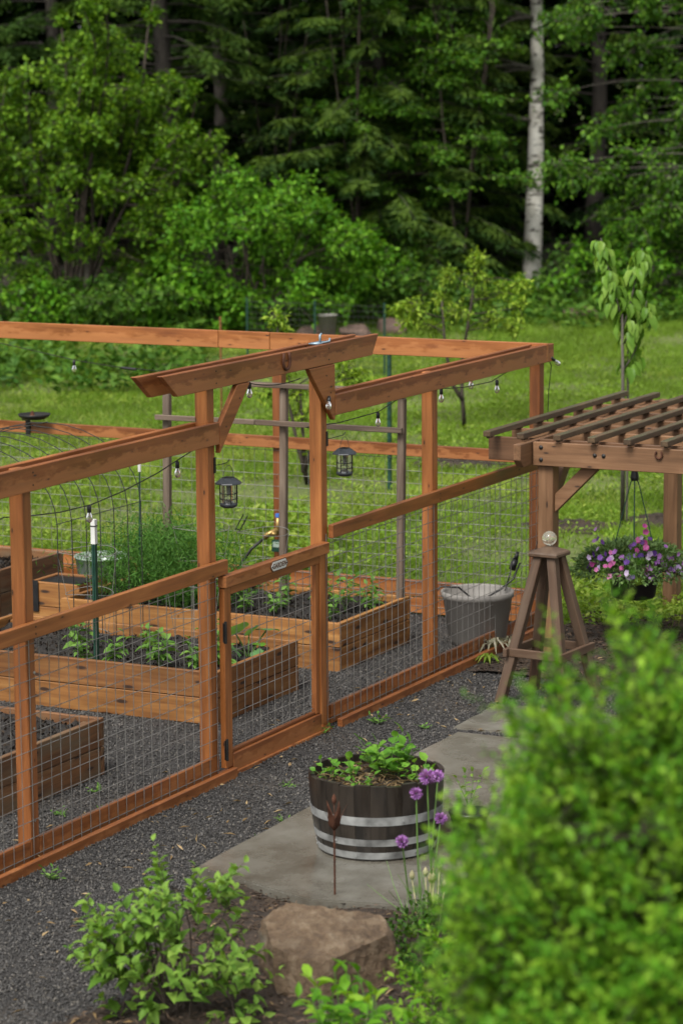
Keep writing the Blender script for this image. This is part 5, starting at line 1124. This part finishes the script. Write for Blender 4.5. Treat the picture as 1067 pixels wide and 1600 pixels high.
# tall hazel at the left edge of the wood and its neighbours out of the picture
def hazel(px, d, h, w, seed, label, mat='hazel', nb=70, ns=13, L=0.085):
    rng = R8(seed); b = gpt(px, d); st = stems_fan(rng, b, ns, 0.42 * w / 2.0, h); cl = blob(rng, (b.x, b.y, b.z + h * 0.42), axs3(w, w * 0.8, h * 0.44), nb, 0.40); cl = shoots(cl, st, 6, rng, 0.26)
    return broad('hazel_shrub', label, b, st, 0.035, cl, 11, 11, L, 0.72, mat, seed + 1, 'shrubs at the edge of the wood', droop=0.30)
hazel(118, 43.2, 4.9, 1.75, 401, 'tall yellow-green hazel at the left with upright leafy shoots', ns=16, nb=150)
hazel(-175, 44.0, 4.6, 1.6, 403, 'hazel half out of the picture at the left edge', nb=60)
hazel(238, 44.3, 3.6, 0.75, 405, 'slender leafy shoots between hazel and dark trunk', nb=24, ns=8)
rng = R8(410); b = gpt(398, 42.3)
broad('round_shrub', 'rounded bright green shrub in front of the dark fir trunks', b, stems_fan(rng, b, 10, 0.55, 1.5), 0.03, blob(rng, (b.x, b.y, b.z + 1.15), axs3(1.38, 1.1, 1.22), 120, 0.36, 0.55), 12, 13, 0.085, 0.66, 'bright', 411, 'shrubs at the edge of the wood')
rng = R8(412); b = gpt(520, 43.4)
broad('round_shrub', 'lower bright green shrub right of the rounded one', b, stems_fan(rng, b, 7, 0.5, 1.3), 0.022, blob(rng, (b.x, b.y, b.z + 0.70), axs3(1.0, 0.8, 0.75), 55, 0.32, 0.5), 11, 12, 0.085, 0.66, 'bright', 413, 'shrubs at the edge of the wood')
UN = [(20, 42.0, 1.3, 0.85, 'low dark undergrowth bush at the foot of the hazel, at the left edge'), (190, 41.8, 1.1, 0.75, 'low bush below the left dark trunk'), (290, 42.0, 1.0, 0.8, 'low bush at the left foot of the rounded shrub'), (640, 43.6, 1.2, 0.8, 'low broad-leaved bush behind the young fruit tree'), (745, 44.8, 0.8, 0.5, 'leafy bush left of the birch foot'), (930, 45.2, 0.9, 0.8, 'leafy bush right of the birch foot'), (1010, 43.8, 1.2, 1.3, 'leafy bush behind the drooping cherry sapling'), (1180, 43.5, 1.3, 1.5, 'leafy bush out of the picture at the right')]
for i, (px, d, w, h, lb_) in enumerate(UN):
    rng = R8(420 + i); b = gpt(px, d)
    broad('undergrowth_bush', lb_, b, stems_fan(rng, b, 6, 0.6, h * 0.9), 0.016, blob(rng, (b.x, b.y, b.z + h * 0.5), axs3(w, w * 0.7, h * 0.55), int(34 * w), 0.30, 0.4), 10, 11, 0.095, 0.70, 'under' if i % 2 else 'bright', 430 + i, 'undergrowth along the wood')
# conifers
def conifer(name, label, px, d, h, r0, seed, z_lo, blen, nbr, mat='conifer', dens=1.0, tips=0.0, dead=0, bk_='firbark', low=0.9):
    rng = R8(seed); b = gpt(px, d); t = thing(name, label, 'tree', tuple(b), 'conifers of the wood'); m = MB(); P = [(b.x + 0.05 * math.sin(i * 0.9 + seed), b.y + 0.05 * math.cos(i * 1.1), b.z - 0.2 + h * i / 12) for i in range(13)]; m.tube(P, [max(0.02, r0 * (1 - 0.9 * i / 12)) for i in range(13)], 12); m.build('trunk', bk_, t, True)
    br_ = MB(); pos = []; ax = []; nr = []; rn = []
    for k in range(nbr):
        f = k / nbr; z = z_lo + (h - z_lo) * f ** low; an = k * 2.39996 + rng.random() * 0.5; ln_ = blen * (1 - 0.85 * (z / h)) * (0.75 + 0.45 * rng.random()) + 0.25; d0 = np.array((math.cos(an), math.sin(an), 0.12 + 0.12 * rng.random()))
        Q = curve(rng, (b.x, b.y, b.z + z), d0, ln_, 7, 0.05, -0.07); br_.tube(Q, np.linspace(0.022, 0.004, 8), 4, cap=False)
        ns_ = int(ln_ * 13 * dens); tt = 0.12 + 0.88 * np.sqrt(rng.random(ns_)); q_, D = along(Q, tt); side = unit(np.cross(D, (0, 0, 1))); sg_ = np.where(rng.random(ns_) < 0.5, -1, 1)[:, None]
        for j in range(ns_):                          # a flat spray: a twig with narrow needles on both sides
            ld = unit(D[j] * 0.75 + side[j] * sg_[j] * (0.5 + 0.6 * rng.random()) + np.array((0, 0, -0.18 - 0.25 * rng.random()))); sl_ = (0.30 + 0.25 * rng.random()) * (1.1 - 0.5 * tt[j]); nn_ = 13
            u_ = rng.random(nn_); pp = q_[j] + ld * (u_ * sl_)[:, None] + np.array((0, 0, -0.10)) * (u_ ** 2)[:, None]; s2 = unit(np.cross(ld, (0, 0, 1))); w_ = np.where(rng.random(nn_) < 0.5, -1, 1)[:, None]
            pos.append(pp); ax.append(unit(ld * 0.9 + s2 * w_ * 0.65 + rng.normal(size=(nn_, 3)) * 0.18)); nr.append(unit(np.array((0, 0, 1)) + rng.normal(size=(nn_, 3)) * 0.35)); rn.append(np.clip(0.18 + 0.35 * rng.random(nn_) + tips * (u_ > 0.72) * (tt[j] > 0.45), 0, 0.99))
    for k in range(dead):
        an = rng.random() * 6.28; Q = curve(rng, (b.x, b.y, b.z + 0.6 + (z_lo + 1) * rng.random()), (math.cos(an), math.sin(an), 0.1), 0.5 + 0.9 * rng.random(), 5, 0.12, -0.05); br_.tube(Q, np.linspace(0.012, 0.002, 6), 3, cap=False)
    br_.build('branches', 'firbark', t); pos = np.concatenate(pos); ax = np.concatenate(ax); nr = np.concatenate(nr); n = len(pos)
    leaves('crown', pos, ax, nr, 0.11 + 0.09 * rng.random(n), 0.027, T2, mat, t, rng, np.concatenate(rn)); return t
conifer('fir_tree', 'fir with a pale grey trunk behind the rounded shrub', 344, 48.5, 13, 0.16, 501, 4.3, 2.2, 70, dens=1.0, dead=18, bk_='greybark')
conifer('fir_tree', 'fir with a dark brown trunk right of the hazel', 258, 46.2, 13, 0.19, 502, 3.5, 2.3, 84, dens=1.1, low=1.3, dead=18)
conifer('hemlock_tree', 'dark drooping hemlock right of the pale grey trunk', 452, 49.5, 12, 0.15, 503, 1.3, 2.4, 120, dens=1.3, tips=0.2, low=1.4)
conifer('hemlock_tree', 'broad hemlock with light green branch tips in the middle', 596, 46.6, 11.5, 0.16, 504, 0.4, 2.7, 190, dens=1.5, tips=0.5, low=1.5)
conifer('hemlock_tree', 'thin hemlock left of the birch in the shade', 712, 50.0, 11, 0.11, 505, 2.0, 2.1, 90, dens=1.2, dead=14, low=1.3)
conifer('fir_tree', 'dark fir standing behind the top of the hazel', 90, 51.0, 13, 0.18, 506, 1.8, 2.7, 110, dens=1.2, low=1.3)
conifer('fir_tree', 'dark fir behind the birch trunk', 930, 52.5, 13, 0.18, 507, 1.8, 2.6, 70, dens=0.9)
conifer('fir_tree', 'dark fir out of the picture at the left', -160, 50.0, 13, 0.18, 508, 1.2, 2.6, 60, dens=0.8)
conifer('fir_tree', 'dark fir at the right edge behind the leafy boughs', 1130, 51.0, 13, 0.18, 509, 1.2, 2.6, 60, dens=0.8)
# birch
b = gpt(830, 46.0); rng = R8(520)
BP = [tuple(np.array(gpt(830, 46.0)) + (0, 0, -0.1))] + [tuple(at(px, py, 46.0 + 0.1 * i)) for i, (px, py) in enumerate(((831, 420), (833, 350), (836, 270), (837, 190), (839, 110), (838, 30), (836, -60), (840, -170), (836, -300), (842, -440), (846, -560)))]
cl = [(at(px, py, d), r_) for px, py, d, r_ in ((760, 60, 45.4, 0.5), (700, 150, 45.2, 0.45), (735, 215, 45.5, 0.4), (905, 40, 45.3, 0.5), (780, -60, 45.5, 0.6), (900, -80, 45.6, 0.6), (830, -180, 45.8, 0.7), (700, -120, 45.6, 0.6), (950, -190, 45.8, 0.6), (820, -330, 46, 0.7), (880, -440, 46.2, 0.7), (790, -500, 46.2, 0.6), (640, 60, 45.4, 0.45), (660, 190, 45.6, 0.35), (690, 20, 45.0, 0.5), (610, 130, 45.3, 0.4), (640, -60, 45.2, 0.5), (580, 20, 45.3, 0.4), (730, 120, 45.0, 0.35), (668, 95, 45.1, 0.4))]
bt = thing('birch_tree', 'birch with a straight pale trunk at the edge of the wood', 'tree', tuple(b)); m = MB(); m.tube(BP, np.linspace(0.175, 0.04, len(BP)), 14); m.build('trunk', 'birch', bt, True)
tw = MB(); pos = []; ax = []; nr = []
for (c, r_) in cl:
    c = np.array(c); j = min(range(len(BP)), key=lambda i: abs(BP[i][2] - (c[2] + 0.1))); s_ = np.array(BP[j]); mid = (s_ + c) / 2 + (0, 0, 0.28); tt = np.linspace(0, 1, 8)[:, None]; Q = s_ * (1 - tt) ** 2 + 2 * mid * tt * (1 - tt) + c * tt ** 2; tw.tube(Q, np.linspace(0.024, 0.006, 8), 5)
    for k in range(16):
        e = c + runit(rng, 1)[0] * r_ * np.array((1, 1, 0.8)) * (0.6 + 0.6 * rng.random()); P = np.array([c, (c + e) / 2 + (0, 0, 0.03), e + (0, 0, -0.12)]); tw.tube(P, [0.005, 0.003, 0.0015], 3, cap=False); q_, D = along(P, 0.15 + 0.85 * rng.random(14)); pos.append(q_ + rng.normal(size=(14, 3)) * 0.04); ax.append(unit(D * 0.4 + rng.normal(size=(14, 3)) * 0.5 + (0, 0, -0.45))); nr.append(unit(rng.normal(size=(14, 3)) * 0.5 + (0, 0, 1)))
tw.build('branches', 'palebark', bt); pos = np.concatenate(pos); n = len(pos); leaves('crown', pos, np.concatenate(ax), np.concatenate(nr), 0.08 * (0.6 + 0.6 * rng.random(n)), 0.055, T2, 'maple', bt, rng)
# leafy tree at the right
def sidetree(px, d, h, clusters, seed, label, nt=17, nl=14, L=0.09, bark_='palebark', mat='maple'):
    b = gpt(px, d); rng = R8(seed); P = curve(rng, b, (0.05, 0.02, 1), h, 9, 0.05)
    return broad('alder_tree', label, b, [tuple(p) for p in P], 0.11, clusters, nt, nl, L, 0.70, mat, seed + 1, bark_=bark_, droop=0.45)
rng = R8(530); cl = []
for k in range(150):
    px = 862 + 345 * rng.random(); py = -330 + 740 * rng.random()
    if px < 900 and py > 300: continue
    if rng.random() < 0.18: continue
    cl.append((at(px, py, 42.6 + 2.6 * rng.random()), 0.42 + 0.2 * rng.random()))
sidetree(1165, 44.2, 8.5, cl, 531, 'leafy alder with drooping boughs hanging in from the right edge')
# layered understorey maples in the middle
def layered(px, d, h, boxes, seed, label, mat='maple'):
    b = gpt(px, d); rng = R8(seed); st = [[tuple(p) for p in curve(rng, np.array(b), (0.06 * math.cos(k * 2.1), 0.06 * math.sin(k * 2.1), 1), h * (0.7 + 0.3 * rng.random()), 8, 0.03)] for k in range(4)]; cl = []
    for (x0, x1, y0, y1, n) in boxes:
        for k in range(n): cl.append((at(x0 + (x1 - x0) * rng.random(), y0 + (y1 - y0) * rng.random(), d - 0.9 + 1.8 * rng.random()), np.array((0.48, 0.48, 0.20)) * (0.7 + 0.6 * rng.random())))
    return broad('maple_tree', label, b, st, 0.022, cl, 15, 14, 0.080, 0.72, mat, seed + 1, 'understorey maples', droop=0.12, flat=0.5)
layered(560, 45.4, 6.5, [(470, 650, -150, 120, 34), (490, 700, 120, 300, 44), (520, 690, 300, 440, 22)], 560, 'layered light green maple in the middle of the wood edge')
layered(720, 45.2, 6.5, [(640, 825, -160, 90, 40), (600, 790, 60, 220, 28), (690, 800, 200, 300, 8)], 563, 'layered maple left of the birch trunk')
layered(430, 46.5, 6.0, [(400, 500, 60, 300, 16)], 566, 'slim shaded maple between pale trunk and broad hemlock', 'conifer')
# young fruit trees on the lawn
def on_tree(px, d, pts): b = gpt(px, d); return b, [tuple(at(x_, y_, d)) for x_, y_ in pts]
b = gpt(725, 33.0); rng = R8(540); T_ = [[tuple(b + Vector((0, 0, -0.05))), tuple(at(724, 650, 33.0)), tuple(at(721, 610, 33.0)), tuple(at(722, 560, 33.0)), tuple(at(735, 480, 33.1)), tuple(at(745, 410, 33.1))], [tuple(at(722, 625, 33.0)), tuple(at(706, 600, 33.0)), tuple(at(695, 540, 32.9)), tuple(at(690, 470, 32.9))]]
cl = [(at(px, py, 33.0 + dd), r_) for px, py, dd, r_ in ((650, 480, -0.2, 0.22), (690, 470, 0.2, 0.25), (740, 430, 0, 0.25), (780, 455, 0.3, 0.25), (810, 480, 0, 0.20), (720, 490, -0.3, 0.28), (770, 500, -0.2, 0.25), (640, 505, 0, 0.18), (700, 430, 0.1, 0.16), (745, 405, 0, 0.12), (815, 445, 0.2, 0.16), (680, 510, 0.2, 0.22), (800, 512, -0.1, 0.2), (622, 485, 0.1, 0.12), (750, 465, 0.4, 0.25))]
broad('fruit_tree', 'young yellow-green fruit tree on the lawn behind the far fence', b, T_, 0.030, cl, 14, 13, 0.065, 0.45, 'lime', 541, 'young trees on the lawn', r1=0.010, droop=0.2)
b = gpt(478, 29.4); rng = R8(543); T_ = [[tuple(b + Vector((0, 0, -0.05))), tuple(at(476, 735, 29.4)), tuple(at(466, 700, 29.4)), tuple(at(445, 600, 29.4)), tuple(at(430, 490, 29.4))], [tuple(at(476, 735, 29.4)), tuple(at(487, 700, 29.3)), tuple(at(490, 620, 29.3))], [tuple(at(475, 738, 29.4)), tuple(at(474, 690, 29.5)), tuple(at(468, 600, 29.5))]]
cl = [(at(px, py, 29.4 + dd), r_) for px, py, dd, r_ in ((430, 495, 0, 0.13), (440, 520, 0.1, 0.12), (445, 580, 0, 0.22), (470, 610, 0.1, 0.22), (425, 615, -0.1, 0.2), (490, 640, 0, 0.2), (465, 650, 0.1, 0.2), (540, 580, 0.2, 0.2), (530, 560, 0.1, 0.16), (478, 690, 0, 0.12), (500, 600, 0.2, 0.2), (560, 590, 0.2, 0.12))]
broad('fruit_tree', 'small forked fruit tree seen through the gate arbor', b, T_, 0.034, cl, 12, 10, 0.075, 0.40, 'lime', 544, 'young trees on the lawn', r1=0.008, droop=0.25)
# cherry sapling with big drooping leaves
b = gpt(975, 27.0); rng = R8(550); t = thing('cherry_sapling', 'thin sapling with big drooping pale green leaves behind the pergola', 'tree', tuple(b), 'young trees on the lawn'); m = MB()
m.tube([b + Vector((0, 0, -0.05)), at(973, 700, 27), at(972, 560, 27), at(971, 490, 27)], [0.026, 0.022, 0.016, 0.012], 8)
LM = [[(971, 500), (958, 450), (945, 400), (938, 372)], [(971, 520), (985, 470), (995, 420), (1003, 388)], [(972, 540), (990, 510), (1005, 490), (1010, 470)], [(972, 580), (985, 560), (998, 535)]]
for k, pts in enumerate(LM): P = np.array([at(x_, y_, 27 + 0.02 * k) for x_, y_ in pts]); LM[k] = P; m.tube(P, np.linspace(0.010, 0.004, len(P)), 6)
m.build('trunk', 'palebark', t, True); CH = ovate(0.36, 0.34, 0.16, 0.34)
for k, P in enumerate(LM):
    nL = (80, 84, 44, 26)[k]; tt = 0.12 + 0.9 * rng.random(nL); q_, D = along(P, tt)
    for j in range(nL):
        sd = runit(rng, 1)[0]; sd[2] *= 0.3; dr = unit(sd * 0.75 + (0, 0, -0.80)); l = 0.165 * (0.6 + 0.5 * rng.random()) * (1.12 - 0.45 * max(0, tt[j] - 0.5)); leaf_obj('leaf', q_[j] + sd * 0.05 + np.array((0, 0, -0.02)), dr, unit(sd + rng.normal(size=3) * 0.3 + (0, 0, 0.4)), l, l * 0.66, CH, 'ch', 'cherry', t)
sk_ = thing('tree_stake', 'thin wooden stake beside the drooping sapling', 'stake', tuple(gpt(982, 27.1))); b = gpt(982, 27.1); m = MB(); m.tube([b, b + Vector((0, 0, 1.9))], 0.012, 6); m.build('rod', 'palebark', sk_)
# wire fence, bucket and stones at the edge of the wood
wf = thing('wire_fence', 'thin wire garden fence at the far side of the lawn', 'fence', tuple(gpt(470, 38))); a_, c_ = gpt(385, 38.0), gpt(600, 37.0); u_ = Vector((c_.x - a_.x, c_.y - a_.y, 0)); Lw = u_.length; u_.normalize()
wire_panel('wire_mesh', wf, (a_.x, a_.y, min(a_.z, c_.z)), u_, Lw, 0.95, sp=0.075, r=0.0022, mat='darkwire')
for f in (0.0, 0.5, 1.0): p = a_ + (c_ - a_) * f; m = MB(); m.tube([p + Vector((0, 0, -0.2)), p + Vector((0, 0, 1.0))], 0.015, 6); m.build('post', 'greenpost', wf)
ys_ = thing('tree_stake', 'pale yellow stake behind the far fence rail', 'stake', tuple(gpt(343, 34))); b = gpt(343, 34); m = MB(); m.tube([b, b + Vector((0, 0, 1.22))], 0.014, 6); m.build('rod', 'cedar', ys_)
b = gpt(511, 41.0); bu = thing('bucket', 'pale grey bucket standing by the wood behind the arbor', 'bucket', tuple(b)); m = MB(); m.lathe([(0, 0), (0.11, 0), (0.14, 0.30), (0.147, 0.30), (0.147, 0.32), (0.13, 0.32), (0.11, 0.02), (0, 0.02)], (b.x, b.y, float(at(511, 527, 41.0)[2])), 20); m.build('bucket_body', 'greypot', bu, True); m = MB(); zt_ = float(at(511, 528, 41.0)[2]); m.box((b.x - 0.22, b.y - 0.22, b.z - 0.1), (b.x + 0.22, b.y + 0.22, zt_)); m.build('stand', 'farstone', bu)
for i, (px, d, s_, lb_) in enumerate(((905, 43.0, 0.26, 'reddish stone at the wood edge right of the birch'), (965, 42.6, 0.22, 'smaller reddish stone beside the sapling at the wood edge'), (610, 42.2, 0.24, 'dark stone at the wood edge left of the young fruit tree'), (488, 41.5, 0.24, 'dark stone left of the pale bucket'), (555, 41.6, 0.26, 'flat stone right of the pale bucket'))):
    b = gpt(px, d); boulder('boulder', lb_, (b.x, b.y, b.z + 0.05), s_, s_ * 1.3, s_ * 0.9, 60 + i, 'farstone', sub=3)
# the depth of the wood: reads as one dark mass
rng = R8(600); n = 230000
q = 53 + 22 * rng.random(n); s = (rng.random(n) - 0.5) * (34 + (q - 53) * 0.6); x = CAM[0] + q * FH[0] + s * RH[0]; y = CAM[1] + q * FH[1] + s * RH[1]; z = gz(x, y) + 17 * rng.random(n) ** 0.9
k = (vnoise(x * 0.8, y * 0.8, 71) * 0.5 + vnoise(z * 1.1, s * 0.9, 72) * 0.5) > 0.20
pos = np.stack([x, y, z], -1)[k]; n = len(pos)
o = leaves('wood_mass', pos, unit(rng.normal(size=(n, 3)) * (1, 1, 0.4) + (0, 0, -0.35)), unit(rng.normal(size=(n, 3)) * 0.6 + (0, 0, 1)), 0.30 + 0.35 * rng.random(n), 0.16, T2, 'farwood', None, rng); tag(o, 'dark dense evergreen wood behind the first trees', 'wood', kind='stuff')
m = MB(); fw_ = thing('far_trunks', None, None, (0, 0, 0)); bpy.data.objects.remove(fw_)
for i in range(6):
    px = -150 + 1400 * (i + 0.5 * rng.random()) / 6; d = 53 + 5 * rng.random(); b = gpt(px, d); t = thing('wood_tree', 'dim bare trunk in the shade of the wood, ' + ('leftmost, beyond the left edge', 'behind the tall hazel', 'behind the rounded shrub', 'behind the broad hemlock', 'just left of the birch', 'beyond the leafy alder at the right')[i], 'tree', tuple(b), 'dim trunks inside the wood'); m = MB(); m.tube([b + Vector((0, 0, -0.2)), b + Vector((0.1 * rng.normal(), 0.1 * rng.normal(), 5)), b + Vector((0.2 * rng.normal(), 0.2 * rng.normal(), 12))], [0.13, 0.11, 0.05], 8); m.build('trunk', 'firbark', t, True)
